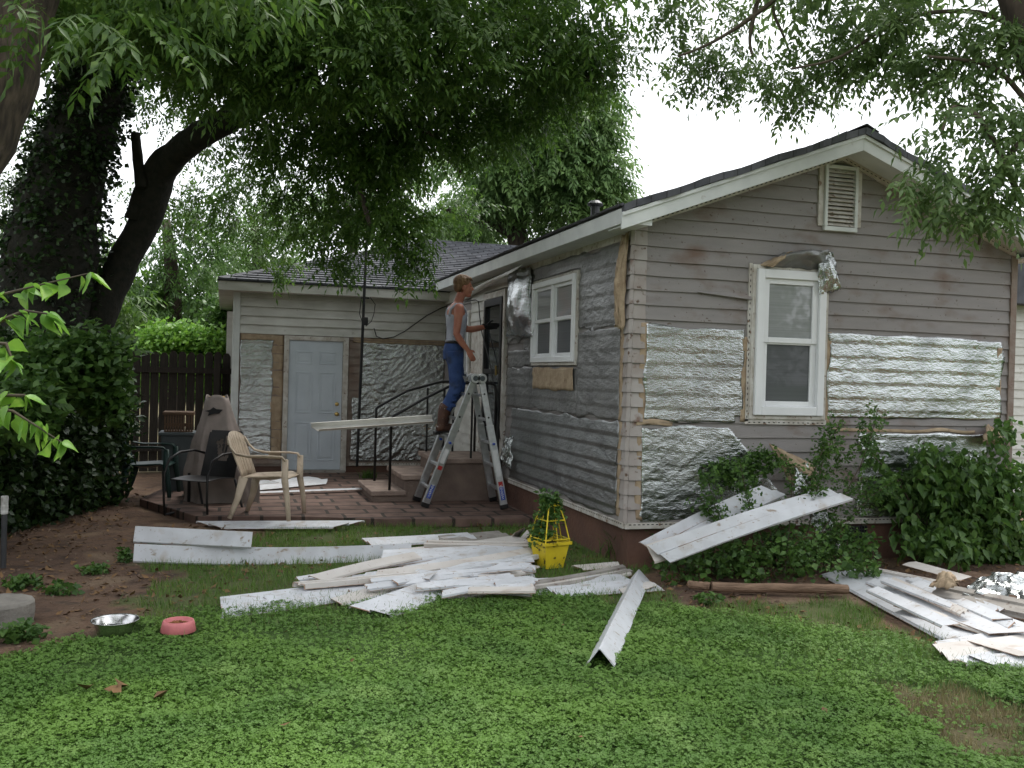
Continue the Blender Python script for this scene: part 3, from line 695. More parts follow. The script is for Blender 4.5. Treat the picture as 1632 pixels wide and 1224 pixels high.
for q in ((DY0, DY0+.07, .64, 2.57), (DY1-.07, DY1, .64, 2.57), (DY0+.07, DY1-.07, 2.48, 2.57), (DY0+.07, DY1-.07, .64, .8), (DY0+.07, DY1-.07, 1.62, 1.68)): mbox(mb, Ms, *q, .02, .075)
sd = mb.build('storm_door', MT['black'], house, bevel=.004); sd['label'] = 'black storm door above the concrete steps'
mb = MB(); mbox(mb, Ms, DY0+.06, DY1-.06, .7, 2.5, .03, .04); mb.build('pane', MT['glass'], sd)
mb = MB(); mb.bar(Ms(DY0+.12, 1.6, .09), Ms(DY0+.12, 1.72, .09), .02, .02); mb.build('handle', MT['brass'], sd)
mb = MB(); mbox(mb, Ms, DY0, DY1, .6, .635, 0, .12); mb.build('threshold', MT['greyboard'], house)

# --- foil and kraft sheets
def lap(v, base=.36, ch=CH): t = ((v-base)/ch) % 1.0; return .022*(1-t)+.004
def sheet(M, u0, u1, v0, v1, mat, name='foil_sheet', label=None, wr=.006, rag=.02, res=.017, off=.006, seed=0, cut=None, lapamt=.3, diag=.12, parent=None):
    """sheet draped on lapped boards; cut(u,v)->bool removes cells; ragged edges"""
    nu, nv = max(3, int((u1-u0)/res)), max(3, int((v1-v0)/res)); mb = MB()
    def P(a, b):
        u, v = u0+(u1-u0)*a, v0+(v1-v0)*b
        e = rag*noise.noise(Vector((v*4, seed, 3)))*(1 if a in (0, 1) else 0); u += e
        v += rag*noise.noise(Vector((u*3, seed+9, 1)))*(1 if b in (0, 1) else 0)
        du, dv = u*math.cos(diag)+v*math.sin(diag), -u*math.sin(diag)+v*math.cos(diag)
        wx = noise.noise(Vector((u*2.2, v*2.2, seed)))*.35
        w1_ = noise.noise(Vector((du*2.5+seed, dv*7+wx*6, seed)))
        rdg = (1-abs(noise.noise(Vector((du*3.5+seed+wx, dv*14+wx*8, seed+4))))*2); rdg = max(0, rdg)**6
        rd2 = (1-abs(noise.noise(Vector((du*11+seed, dv*30-wx*9, seed+2))))*2); rd2 = max(0, rd2)**4
        puff = max(0, noise.noise(Vector((u*1.6+seed, v*2.4, 8))))*.014
        return M(u, v, off+.014+(lap(v)-.012)*lapamt+.0035*w1_+wr*.7*rdg+wr*.4*rd2+puff*.7)
    for j in range(nv+1):
        for i in range(nu+1): mb.v.append(P(i/nu, j/nv))
    for j in range(nv):
        for i in range(nu):
            u, v = u0+(u1-u0)*(i+.5)/nu, v0+(v1-v0)*(j+.5)/nv
            if cut and cut(u, v): continue
            a = j*(nu+1)+i; mb.f.append((a, a+1, a+nu+2, a+nu+1))
    o = mb.build(name, MT[mat], parent or house, smooth=True, solid=.002)
    if label: o['label'] = label
    return o
def strips(M, lst):
    for (u0, u1, v0, v1, s_) in lst: sheet(M, u0, u1, v0, v1, 'kraft', 'kraft_strip', wr=.004, rag=.03, seed=s_, off=.003, res=.03)
# gable wall
sheet(Mg, 3.43, 4.37, 1.245, 2.06, 'foil', label='bright foil sheet left of the tall window', seed=1, rag=.04, cut=lambda u, v: v < 1.29 and u > 4.3)
sheet(Mg, 3.42, 5.0, .385, 1.2, 'foil', label='crumpled foil sheet on the lower left of the gable wall', seed=2, wr=.009, lapamt=.1, rag=.04, cut=lambda u, v: u > 4.25+(1.2-v)*.9+.05*noise.noise(Vector((v*9, 0, 0))), diag=.35)
sheet(Mg, 5.24, 7.2, 1.3, 2.07, 'foil', label='rippled foil sheet right of the tall window', seed=3, rag=.04, wr=.006, lapamt=.4, cut=lambda u, v: v > 2.07-.04*(u-5.2)*.3 and u > 6.9)
sheet(Mg, 5.5, 7.05, .385, 1.16, 'foil', label='foil sheet behind the big bush on the lower right', seed=4, rag=.04, cut=lambda u, v: u < 5.62+.1*noise.noise(Vector((v*5, 2, 0))))
strips(Mg, [(3.375, 3.44, 1.23, 2.08, 5), (3.37, 3.43, .4, 1.16, 6), (3.36, 3.7, 1.2, 1.245, 7), (4.35, 4.4, 1.25, 2.0, 8), (5.215, 5.27, 1.25, 2.08, 9), (7.14, 7.2, 1.25, 2.0, 10), (5.3, 6.9, 1.17, 1.2, 11)])
# side wall
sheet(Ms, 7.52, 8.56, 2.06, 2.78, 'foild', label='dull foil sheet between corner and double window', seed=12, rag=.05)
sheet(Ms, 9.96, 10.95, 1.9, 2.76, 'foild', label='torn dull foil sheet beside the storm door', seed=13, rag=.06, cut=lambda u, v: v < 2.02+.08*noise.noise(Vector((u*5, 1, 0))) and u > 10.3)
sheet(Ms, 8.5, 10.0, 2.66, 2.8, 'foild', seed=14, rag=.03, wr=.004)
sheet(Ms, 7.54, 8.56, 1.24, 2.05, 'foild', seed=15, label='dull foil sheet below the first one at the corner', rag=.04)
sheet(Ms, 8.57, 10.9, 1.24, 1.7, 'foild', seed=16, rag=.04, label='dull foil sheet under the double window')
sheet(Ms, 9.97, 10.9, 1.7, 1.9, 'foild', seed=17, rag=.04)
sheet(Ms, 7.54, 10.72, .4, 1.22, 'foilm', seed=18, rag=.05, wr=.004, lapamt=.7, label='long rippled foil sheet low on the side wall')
strips(Ms, [(7.47, 7.55, .4, 1.22, 20), (7.47, 7.55, 1.24, 2.05, 21)]); sheet(Ms, 8.62, 9.88, 1.47, 1.7, 'kraft', 'kraft_sheet', wr=.006, rag=.04, seed=22, off=.024, res=.03, label='square of tan paper under the double window')
# wing wall
sheet(Mw, .22, .68, .28, 2.03, 'foil', seed=30, wr=.01, rag=.03, label='foil strip left of the blue door')
sheet(Mw, 1.86, XS-.02, .24, 2.04, 'foil', seed=31, wr=.022, lapamt=0, rag=.03, label='large crinkled foil sheet right of the blue door', diag=.45, cut=lambda u, v: v > 1.2 and u < 1.98+.05*noise.noise(Vector((v*6, 0, 0))))
strips(Mw, [(.66, .83, .27, 2.1, 33), (.22, .83, 2.02, 2.12, 34), (1.85, XS-.02, 2.03, 2.12, 35), (2.95, XS-.02, .62, .8, 36)])
# loose flaps
def flap(name, mat, c00, c10, c11, c01, bulge=(0, 0, 0), wr=.015, n=22, seed=0, label=None, parent=None, solid=.003, loc=None, freq=6, rag=0):
    c00, c10, c11, c01, bl = map(Vector, (c00, c10, c11, c01, bulge))
    def P(a, b):
        q = (c00*(1-a)+c10*a)*(1-b)+(c01*(1-a)+c11*a)*b + bl*math.sin(math.pi*a)*math.sin(math.pi*b)
        k = Vector((a*freq+seed, b*freq*.7, seed)); d = Vector((noise.noise(k), noise.noise(k+Vector((7, 0, 0))), noise.noise(k+Vector((0, 9, 0)))))
        k2 = k*2.7; d2 = Vector((abs(noise.noise(k2)), abs(noise.noise(k2+Vector((7, 0, 0)))), 0))
        return q+d*wr+d2*wr*.7
    mb = MB().grid(P, n, n); o = mb.build(name, MT[mat], parent, smooth=True, solid=solid, loc=loc)
    if label: o['label'] = label
    return o
q = lambda x, y, d=.03: PY(x, y, YG-d)
flap('foil_flap', 'foild', q(1216, 425, .05), q(1312, 430, .05), q(1322, 398, .12), q(1248, 402, .06), (0, -.12, .05), wr=.02, parent=house, label='crumpled foil flap over the tall window', seed=3)
flap('foil_flap', 'foil', q(1306, 470, .08), q(1340, 462, .06), q(1328, 402, .1), q(1300, 400, .08), (0, -.06, 0), wr=.025, parent=house, label='hanging foil corner over the tall window', seed=5)
flap('kraft_flap', 'kraft', q(1208, 422, .03), q(1232, 426, .12), q(1262, 400, .1), q(1250, 404, .05), (0, -.05, .0), wr=.015, parent=house, label='tan paper flap over the tall window', seed=6)
q2 = lambda x, y, d=.03: PX(x, y, XS-d)
flap('kraft_flap', 'kraft', q2(979, 520, .1), q2(993, 526, .05), q2(1001, 372, .05), q2(990, 376, .05), (-.06, 0, 0), wr=.025, parent=house, label='tan paper strip curling off the house corner', seed=8)
flap('foil_flap', 'foil', q2(806, 536, .12), q2(848, 538, .08), q2(845, 425, .05), q2(812, 432, .06), (-.1, 0, 0), wr=.03, parent=house, label='loose foil flap beside the storm door', seed=9)
flap('foil_flap', 'foil', q2(800, 742, .12), q2(814, 748, .08), q2(816, 695, .05), q2(805, 700, .12), (-.06, 0, 0), wr=.04, parent=house, label='small torn foil scrap low beside the ladder', seed=11)
flap('siding_flap', 'wsiding', q2(740, 478, .05), q2(820, 432, .25), q2(832, 422, .22), q2(730, 470, .05), (-.05, 0, .0), wr=.006, parent=house, label='loose white siding strip sagging under the eave', seed=12, n=12)
flap('kraft_flap', 'kraft', q(1225, 706, .05), q(1300, 742, .25), q(1300, 775, .35), q(1260, 772, .2), (0, -.1, 0), wr=.02, parent=house, label='tan paper flap peeling off behind the bush', seed=13)
flap('foil_flap', 'foil', q(1265, 790, .3), q(1292, 792, .3), q(1288, 738, .25), q(1268, 742, .25), (0, -.08, 0), wr=.03, parent=house, label='small foil flap behind the leaning panels', seed=14)
flap('foil_flap', 'foil', q(1300, 850, .45), q(1348, 888, .5), q(1312, 800, .35), q(1280, 800, .3), (0, -.1, 0), wr=.04, parent=house, label='foil tail hanging to the ground below the leaning panels', seed=15)
flap('kraft_flap', 'kraft', q(1565, 705, .15), q(1600, 712, .1), q(1592, 690, .05), q(1574, 676, .06), (0, -.08, 0), wr=.03, parent=house, label='tan paper scrap near the right corner', seed=16)
# foundation vent
vp = PY(1345, 838, YG+.03); vq = PY(1377, 868, YG+.03)
mb = MB(); mb.box((vp.x, YG+.0, vq.z), (vq.x, YG+.028, vp.z)); o = mb.build('foundation_vent', MT['interior'], house)
mb = MB()
for i in range(9): x = vp.x+(vq.x-vp.x)*i/8; mb.bar((x, YG-.004, vq.z), (x, YG-.004, vp.z), .006, .006)
for i in range(7): z = vq.z+(vp.z-vq.z)*i/6; mb.bar((vp.x, YG-.008, z), (vq.x, YG-.008, z), .006, .006)
mb.build('grille', MT['pipe'], o)

# ================================================================== steps, railing, mast, cables
st = thing('concrete_steps', 'worn brown concrete steps up to the black storm door', 'steps', (2.5, 11.6, 0))
mb = MB(); mb.prism([(1.71, 11.07, 0), (3.26, 11.07, 0), (3.26, 11.07, .52), (2.49, 11.07, .52), (2.49, 11.07, .33), (2.08, 11.07, .33), (2.08, 11.07, .14), (1.71, 11.07, .14)], (0, 1.1, 0)); mb.build('riser_block', MT['step'], st, bevel=.008)
for (a_, b_s, z_) in ((1.68, 2.1, .2), (2.05, 2.5, .385), (2.46, 3.255, .58)):
    mb = MB(); mb.box((a_, 11.04, z_-.06), (b_s, 12.2, z_)); mb.build('tread', MT['tread'], st, bevel=.012)
rl = thing('handrail', 'black pipe handrails on both sides of the concrete steps', 'handrail', (2.4, 11.6, .2))
for Y, z0, X0 in ((11.12, 1.08, 1.91), (12.1, 1.15, 1.88)):
    mb = MB(); mb.tube([(X0, Y, .2), (X0, Y, z0-.02), (X0+.02, Y, z0), (X0+.4, Y, z0+.22), (2.66, Y, 1.48), (2.74, Y, 1.5), (3.12, Y, 1.5), (3.18, Y, 1.48), (3.2, Y, 1.42), (3.2, Y, .58)], .017, 10); mb.build('rail', MT['black'], rl, smooth=True)
    for x in (2.55, 2.9):
        mb = MB(); mb.tube([(x, Y, .58), (x, Y, 1.46 if x > 2.7 else 1.41)], .014, 8); mb.build('post', MT['black'], rl)
p0 = PY(569, 738, 13.95); p1 = PY(586, 340, 13.9)
mast = thing('antenna_mast', 'thin black pipe mast leaning on the wing between door and foil', 'mast', (p0.x, p0.y, 0))
mb = MB(); mb.tube([p0-Vector((0, 0, .05)), p1], .022, 10); mb.build('pipe', MT['black'], mast)
c = PY(582, 512, 13.92); mb = MB(); mb.box(c-Vector((.04, .03, .06)), c+Vector((.04, .03, .06))); mb.build('junction_box', MT['black'], mast, bevel=.01)
c = PY(582, 475, 13.93); mb = MB(); mb.bar(c-Vector((.06, 0, 0)), c+Vector((.06, 0, 0)), .03, .02); mb.bar(c, c+Vector((0, .2, 0)), .02, .02); mb.build('bracket', MT['black'], mast)
mb = MB(); pts = [(583, 520), (592, 512), (596, 500), (598, 485), (590, 474)]; mb.tube([PY(x, y, 13.95) for x, y in pts], .006, 6)
mb.tube([PY(x, y, 13.95) for x, y in [(576, 475), (573, 500), (577, 512)]], .006, 6); mb.build('lead', MT['black'], mast)
mb = MB(); mb.tube([PY(x, y, 14.34) for x, y in [(596, 523), (600, 536), (610, 540), (628, 537), (645, 528), (662, 516), (680, 503), (703, 491), (735, 480)]], .008, 6)
tag(mb.build('cable', MT['black'], loc=tuple(PY(596, 523, 14.34))), 'black cable sagging across the white siding of the wing', 'cable')
mb = MB(); mb.tube([PX(x, y, XS-.09) for x, y in [(741, 481), (758, 478), (763, 481), (764, 500), (768, 530), (776, 560), (783, 590), (792, 640), (797, 700)]], .007, 6)
tag(mb.build('cable', MT['black'], loc=tuple(PX(741, 481, XS-.09))), 'black cable hanging down beside the storm door', 'cable')

# ================================================================== loose siding panels
PROF = {
 'lap2': [(0, .0), (.012, .016), (.47, .003), (.485, -.004), (.5, .018), (.96, .005), (.98, -.004), (1, -.01)],
 'lap1': [(0, .0), (.02, .013), (.93, .003), (1, -.01)],
 'flat': [(0, 0), (.5, .004), (1, 0)],
 'trim': [(0, -.02), (.03, .014), (.32, .014), (.36, .0), (.62, .0), (.66, .014), (.97, .014), (1, -.02)],
 'gut': [(0, .05), (.1, .05), (.12, 0), (.85, 0), (.9, .03), (1, .035)],
}
def panel(p, q, w, label, name='siding_panel', mat='vinylp', roll=0., prof='lap2', bend=0., sag=0., skew=(0, 0), group=None, n=10, twist=0., t=.0045, cat='siding panel', jag=.0):
    p, q = Vector(p), Vector(q); d = (q-p); Ln = d.length; d.normalize()
    s0 = d.cross(ZZ).normalized(); pr = PROF[prof]; mb = MB(); k = len(pr); roll = abs(roll)
    for i in range(n+1):
        u = i/n; r = roll+twist*(u-.5); s_ = Matrix.Rotation(r, 3, d) @ s0; h = s_.cross(d).normalized()
        c = p+d*(Ln*u)+s0*(bend*math.sin(math.pi*u))+ZZ*(sag*math.sin(math.pi*u))
        for (a, z) in pr:
            e = (skew[0]*(a-.5)*w*(1-u)**3*3 if u < .3 else 0)+(skew[1]*(a-.5)*w*3*u**3 if u > .7 else 0)
            if i in (0, n): e += random.uniform(-jag, jag)
            mb.v.append(c+s_*((a-.5)*w)+h*z+d*e)
        for (a, z) in reversed(pr):
            e = (skew[0]*(a-.5)*w*(1-u)**3*3 if u < .3 else 0)+(skew[1]*(a-.5)*w*3*u**3 if u > .7 else 0)
            mb.v.append(c+s_*((a-.5)*w)+h*(z-t)+d*e)
    m2 = 2*k
    for i in range(n):
        for j in range(m2):
            j2 = (j+1) % m2; mb.f.append((i*m2+j, i*m2+j2, (i+1)*m2+j2, (i+1)*m2+j))
    for j in range(k-1):
        mb.f.append((j+1, j, m2-1-j, m2-2-j)); b = n*m2; mb.f.append((b+j, b+j+1, b+m2-2-j, b+m2-1-j))
    loc = (p+q)/2
    o = mb.build(name, MT[mat], loc=(loc.x, loc.y, min(p.z, q.z)))
    o.data.materials.append(MT['edge'])
    for pl_ in o.data.polygons:
        i_ = pl_.index % m2 if pl_.index < n*m2 else 99
        if i_ == k-1 or i_ == m2-1 or i_ == 99: pl_.material_index = 1
        elif prof == 'lap2' and i_ in (2, 3): pl_.material_index = 1 if pl_.index//m2 % 3 else 0
    return tag(o, label, cat, group)

GC = 'siding panels in the middle pile'; GRR = 'siding panels in the right pile'
# standing / leaning on edge at the left
a, b = G(213, 896, 0), G(655, 893, 0)
panel(a+Vector((0, 0, .075)), b+Vector((0, 0, .07)), .15, 'long white siding strip standing on edge across the grass', roll=1.25, prof='lap1', sag=-.02, bend=.06)
a, b = G(213, 894, 0), G(401, 901, 0)
panel(a+Vector((0, .03, .215)), b+Vector((0, .03, .2)), .135, 'short white siding strip standing on the left end of the long one', roll=1.25, prof='lap1')
a, b = G(332, 837, .02), G(556, 836, .05)
panel(a, b, .2, 'white siding panel lying flat in front of the beige chair', roll=-.12, prof='lap2', skew=(.5, -.5))
# behind the chair near the door
for (x0, y0, x1, y1, w_, z, s_, lab) in (
  (386, 779, 520, 767, .3, .1, .3, 'wide white panel lying before the blue door sill'), (440, 768, 505, 762, .3, .12, 0, 'short white panel tipped against the blue door sill'),
  (400, 785, 590, 778, .1, .11, 0, 'narrow white strip on the patio below the blue door'), (380, 771, 470, 764, .25, .09, .4, 'white panel end showing behind the beige chair legs')):
    panel(G(x0, y0, z), G(x1, y1, z), w_, lab, roll=-.08, prof='flat', skew=(s_, -s_), group='siding panels by the blue door', jag=.02)
CP = [ # x0,y0,z0, x1,y1,z1, w, mat, roll, prof, bend, label
 (352, 969, .02, 836, 886, .06, .3, 'vinylp', -.12, 'lap2', .14, 'longest white panel reaching from the clover up to the yellow pot'),
 (420, 955, .03, 800, 893, .05, .2, 'vinylp', -.1, 'lap2', .1, 'white panel just behind the longest one in the middle pile'),
 (590, 975, .02, 716, 930, .04, .26, 'vinylp', -.2, 'lap2', .02, 'short white panel pointing at the camera from the middle pile'),
 (548, 962, .01, 700, 926, .02, .16, 'vinylp', -.05, 'lap1', .02, 'narrow white piece beside the short front panel of the middle pile'),
 (536, 960, .02, 640, 930, .04, .14, 'creamp', .05, 'lap1', 0, 'small cream piece under the longest white panel'),
 (610, 889, .08, 842, 878, .1, .34, 'vinylp', -.14, 'lap2', .03, 'wide white panel crossing the top of the middle pile'),
 (640, 905, .06, 780, 882, .08, .2, 'vinylp', -.2, 'lap2', .03, 'white panel under the wide crossing one'),
 (584, 865, .04, 752, 855, .06, .18, 'vinylp', -.15, 'lap2', .02, 'thin white panel at the far back left of the middle pile'),
 (679, 866, .14, 842, 869, .13, .07, 'creamp', -.4, 'trim', 0, 'narrow cream trim strip lying over the back of the middle pile'),
 (637, 884, .07, 756, 872, .1, .2, 'creamp', -.15, 'lap2', .0, 'cream backed panel between the back strips of the middle pile'),
 (700, 862, .05, 805, 852, .05, .22, 'greyboard', -.1, 'lap2', .0, 'grey panel at the far back of the middle pile'),
 (760, 868, .07, 830, 858, .08, .16, 'creamp', -.1, 'lap1', .0, 'short cream scrap near the yellow pot'),
 (815, 862, .02, 828, 846, .16, .1, 'greyboard', -.2, 'lap1', 0, 'small grey scrap sticking up behind the middle pile'),
 (828, 864, .02, 842, 848, .12, .1, 'creamp', .2, 'lap1', 0, 'small cream scrap sticking up beside the yellow pot'),
 (790, 876, .09, 848, 884, .06, .12, 'creamp', -.1, 'lap1', 0, 'short cream piece touching the yellow pot'),
 (720, 912, .04, 842, 904, .05, .4, 'vinylp', -.14, 'flat', .0, 'broad flat white sheet in the centre of the middle pile'),
 (745, 930, .02, 850, 902, .03, .1, 'creamp', 0, 'lap1', 0, 'narrow cream strip along the edge of the broad flat sheet'),
 (660, 912, .1, 690, 917, .12, .12, 'vinylp', -.3, 'flat', 0, 'small square white scrap on the middle pile'),
 (640, 916, .09, 665, 920, .09, .08, 'creamp', -.2, 'flat', 0, 'tiny cream scrap on the middle pile'),
 (735, 896, .09, 835, 897, .08, .07, 'creamp', -.2, 'trim', 0, 'cream edged strip above the broad flat sheet'),
 (712, 949, .03, 1000, 907, .05, .14, 'greyboard', -.25, 'trim', .1, 'long grooved grey trim board beside the yellow pot'),
 (735, 945, .03, 1004, 912, .04, .1, 'creamp', -.1, 'lap1', .08, 'long cream strip below the grooved grey trim board'),
 (820, 936, .03, 1010, 926, .03, .34, 'vinylp', -.14, 'flat', .02, 'wide white sheet right of the grooved trim board'),
 (880, 944, .02, 1040, 932, .03, .2, 'vinylp', -.1, 'lap2', .0, 'white panel ending under the folded corner trim'),
 (806, 944, .02, 860, 938, .02, .16, 'vinylp', -.1, 'flat', 0, 'small white scrap at the clover edge'),
 (990, 944, .04, 1040, 930, .05, .08, 'creamp', 0, 'lap1', 0, 'small cream scrap behind the folded corner trim'),
 (600, 920, .05, 730, 900, .08, .16, 'creamp', -.1, 'lap1', .02, 'cream backed strip crossing below the wide panel'),
 (920, 905, .03, 985, 900, .03, .12, 'creamp', 0, 'lap1', 0, 'short cream strip behind the grooved grey trim board'),
]
for (x0, y0, z0, x1, y1, z1, w_, mt_, rl_, pf, bd, lab) in CP:
    panel(G(x0, y0, z0), G(x1, y1, z1), w_, lab, mat=mt_, roll=rl_, prof=pf, bend=bd, skew=(random.uniform(-.18, .18), random.uniform(-.18, .18)), group=GC, twist=random.uniform(-.1, .1), jag=.012, cat='siding panel' if pf != 'trim' else 'trim board')
for i in range(24):
    x0, y0 = random.uniform(470, 800), random.uniform(905, 955); y0 = min(y0, 985-(x0-470)*.16); L_ = random.uniform(150, 300); a_ = random.choice([random.uniform(-.1, .1), random.uniform(.1, .4), random.uniform(.1, .4)]); z = random.uniform(.04, .11)
    x1 = min(x0+L_, 850); panel(G(x0, y0, z), G(x1, y0-(x1-x0)*a_*.6, z+random.uniform(-.03, .03)), random.uniform(.05, .1), 'narrow broken siding strip among the overlapping strips of the middle pile', mat=random.choice(['vinylp', 'vinylp', 'creamp']), roll=random.uniform(.05, .4), prof=random.choice(['lap1', 'trim', 'lap2']), bend=random.uniform(-.04, .05), skew=(random.uniform(-.3, .3), random.uniform(-.3, .3)), group=GC, jag=.012)
for i in range(9):
    x0, y0 = random.uniform(1385, 1480), random.uniform(915, 940); z = random.uniform(.07, .13); L_ = random.uniform(80, 150)
    panel(G(x0, y0, z), G(x0+L_, y0+L_*random.uniform(.36, .5), z), random.uniform(.05, .1), 'narrow siding strip among the overlapping strips of the right pile', mat=random.choice(['vinylp', 'creamp']), roll=random.uniform(.05, .3), prof=random.choice(['lap1', 'lap2']), skew=(random.uniform(-.3, .3), random.uniform(-.3, .3)), group=GRR, jag=.012)
RP = [
 (1335, 912, .03, 1540, 1018, .02, .3, 'vinylp', .1, 'lap2', 0, 'longest white panel of the right pile, starting by the timber edging'),
 (1375, 914, .05, 1500, 945, .06, .18, 'vinylp', .1, 'lap2', 0, 'white panel behind the longest one in the right pile'),
 (1392, 908, .08, 1510, 932, .09, .06, 'creamp', .1, 'trim', 0, 'thin white strip at the back left of the right pile'),
 (1395, 925, .07, 1600, 1000, .07, .2, 'vinylp', .08, 'lap2', 0, 'white panel second from the front edge in the right pile'),
 (1450, 945, .09, 1625, 1008, .09, .34, 'vinylp', .1, 'flat', 0, 'broad smooth white sheet on top of the right pile'),
 (1432, 962, .07, 1590, 1012, .06, .1, 'creamp', .0, 'lap1', 0, 'narrow cream edged strip under the broad smooth sheet'),
 (1440, 932, .08, 1500, 950, .1, .2, 'vinylp', .1, 'flat', 0, 'short white piece behind the broad smooth sheet'),
 (1448, 897, .12, 1540, 922, .14, .16, 'creamp', .1, 'flat', 0, 'pointed cream board at the back of the right pile'),
 (1490, 940, .14, 1660, 975, .14, .18, 'greyboard', .35, 'trim', 0, 'weathered grey grooved board across the right pile'),
 (1500, 955, .1, 1680, 990, .1, .1, 'greyboard', .1, 'lap1', 0, 'second weathered grey board below the grooved one'),
 (1498, 1034, .03, 1690, 1000, .05, .16, 'vinylp', -.1, 'lap1', 0, 'upper white strip of the fan at the right edge'),
 (1500, 1042, .04, 1700, 1020, .04, .2, 'creamp', -.15, 'lap2', 0, 'cream backed strip in the fan at the right edge'),
 (1520, 1050, .03, 1700, 1032, .03, .16, 'vinylp', -.1, 'lap1', 0, 'middle white strip of the fan at the right edge'),
 (1570, 1056, .03, 1700, 1050, .03, .18, 'vinylp', -.1, 'lap1', 0, 'lowest white strip of the fan at the right edge'),
 (1555, 1020, .07, 1640, 1045, .06, .12, 'creamp', -.0, 'flat', 0, 'cream scrap lying across the fan at the right edge'),
 (1540, 912, .1, 1600, 925, .12, .1, 'wood', .2, 'flat', 0, 'short brown scrap beside the foil on the right pile'),
]
for (x0, y0, z0, x1, y1, z1, w_, mt_, rl_, pf, bd, lab) in RP:
    panel(G(x0, y0, z0), G(x1, y1, z1), w_, lab, mat=mt_, roll=-abs(rl_), prof=pf, bend=bd, skew=(random.uniform(-.18, .18), random.uniform(-.18, .18)), group=GRR, twist=random.uniform(-.06, .06), jag=.012, cat='siding panel' if pf != 'trim' else 'trim board')
a = G(1590, 935, .2)
tag(flap('foil_sheet', 'foil', G(1535, 945, .16), G(1660, 962, .17), G(1650, 915, .24), G(1560, 928, .2), (0, 0, .08), wr=.05, n=34, seed=21, freq=7, loc=tuple(a)), 'crumpled loose foil sheet on top of the right pile', 'foil')
tag(flap('kraft_scrap', 'kraft', G(1480, 935, .18), G(1520, 938, .2), G(1530, 925, .26), G(1500, 922, .2), (0, 0, .08), wr=.03, n=14, seed=23, loc=tuple(G(1500, 930, .2))), 'folded brown paper scrap on the right pile', 'scrap')
# leaning panels in the bush
for (p_, q_, d0, d1, rl_, lab) in (((1037, 876), (1233, 782), 6.62, 6.98, -1.0, 'double lap panel leaning in the bush, the steeper rear one'), ((1050, 884), (1338, 788), 6.45, 6.72, -1.0, 'double lap panel leaning in the bush, the longer front one')):
    a, b = PY(*p_, d0), PY(*q_, d1)
    panel(a, b, .175, lab, roll=.95, prof='lap2', sag=.02, twist=-.5, skew=(.3, .3), group='panels leaning in the rose bush', jag=.01)
a, b = PY(1036, 883, 6.5), PY(1250, 815, 6.85); panel(a, b, .16, 'cream backed panel wedged between the two leaning white ones', roll=.9, prof='lap1', mat='creamp', group='panels leaning in the rose bush')
# folded corner trim on the clover
a, b = G(955, 1050, .05), G(1018, 918, .06); d = (b-a).normalized(); s0 = d.cross(ZZ).normalized(); mb = MB()
for i in range(2):
    u0_, u1_ = (0, .42) if i == 0 else (.425, 1); A = a+(b-a)*u0_; B = a+(b-a)*u1_; dz = .004*(1-i)
    pr = [(-.075, -.045), (-.07, -.035), (-.004, .052+dz), (.004, .052+dz), (.085, -.03), (.08, -.04)]; pr2 = [(x*.93, z-.006) for x, z in reversed(pr)]
    al = pr+pr2; k = len(al); bb = len(mb.v)
    for c in (A, B):
        for x, z in al: mb.v.append(c+s0*x*(1+.04*(1-i))+ZZ*z)
    for j in range(k): j2 = (j+1) % k; mb.f.append((bb+j, bb+j2, bb+k+j2, bb+k+j))
    for j in range(5): mb.f.append((bb+j+1, bb+j, bb+k-1-j, bb+k-2-j)); mb.f.append((bb+k+j, bb+k+j+1, bb+2*k-2-j, bb+2*k-1-j))
tag(mb.build('corner_trim', MT['vinylp'], loc=tuple((a+b)/2-Vector((0, 0, .05)))), 'folded white corner trim lying on the clover, pointing at the camera', 'corner trim')
# panel lying across the handrail
a, b = PY(502, 684, 11.0), PY(690, 671, 10.95)
panel(a, b, .13, 'white trim panel caught against the handrail posts', roll=-.5, prof='gut', mat='wsiding', skew=(.25, 0), cat='trim board', name='trim_panel')

# ================================================================== ladder
lad = thing('ladder', 'folding aluminium multi position ladder the man stands on', 'ladder', (2.6, 10.6, .07))
NA, BA, NB, BB = Vector((2.72, 10.36, 1.56)), Vector((2.70, 10.76, 1.58)), Vector((2.80, 10.36, 1.56)), Vector((2.79, 10.72, 1.56))
fn, fb = G(676, 808, .08), G(663, 798, .08); gn, gb = G(804, 811, .08), G(786, 798, .08)
rails = dict(n=(NA, fn), b=(BA, fb), c=(NB, gn), d=(BB, gb))
for k, (t_, f_) in rails.items():
    mb = MB(); up = Vector((0, 1, 0)); dd = (f_-t_)
    mb.bar(t_, t_+dd*.55, .03, .07, up=Vector((1, 0, .3))); o = mb.build('rail', MT['alu'], lad, bevel=.004)
    mb = MB(); s_ = Vector((0, -.0, 0)); mb.bar(t_+dd*.36+s_, t_+dd*.975+s_, .042, .085, up=Vector((1, 0, .3))); mb.build('outer_rail', MT['alu'], lad, bevel=.005)
    mb = MB(); mb.bar(t_+dd*.965, f_, .05, .095, up=Vector((1, 0, .3))); mb.build('rubber_foot', MT['black'], lad, bevel=.008)
    for u in (.12, .3):    # rung ends / bolts
        c = t_+dd*u; mb = MB(); mb.tube([c-Vector((0, .018, 0)), c+Vector((0, .018, 0))], .012, 8); mb.build('bolt', MT['black'], lad)
    c = t_+dd*.5; mb = MB(); mb.tube([c-Vector((0, .06, 0)), c+Vector((0, .03, 0))], .014, 8); mb.build('lock_knob', MT['blue'], lad)
for (A, B) in (('n', 'b'), ('c', 'd')):
    (t0, f0), (t1, f1) = rails[A], rails[B]
    for u in (.13, .32, .5, .68, .86):
        if A == 'n' and u == .5: u = .46
        mb = MB(); mb.bar(t0+(f0-t0)*u, t1+(f1-t1)*u, .045, .03); mb.build('rung', MT['alu'], lad, bevel=.004)
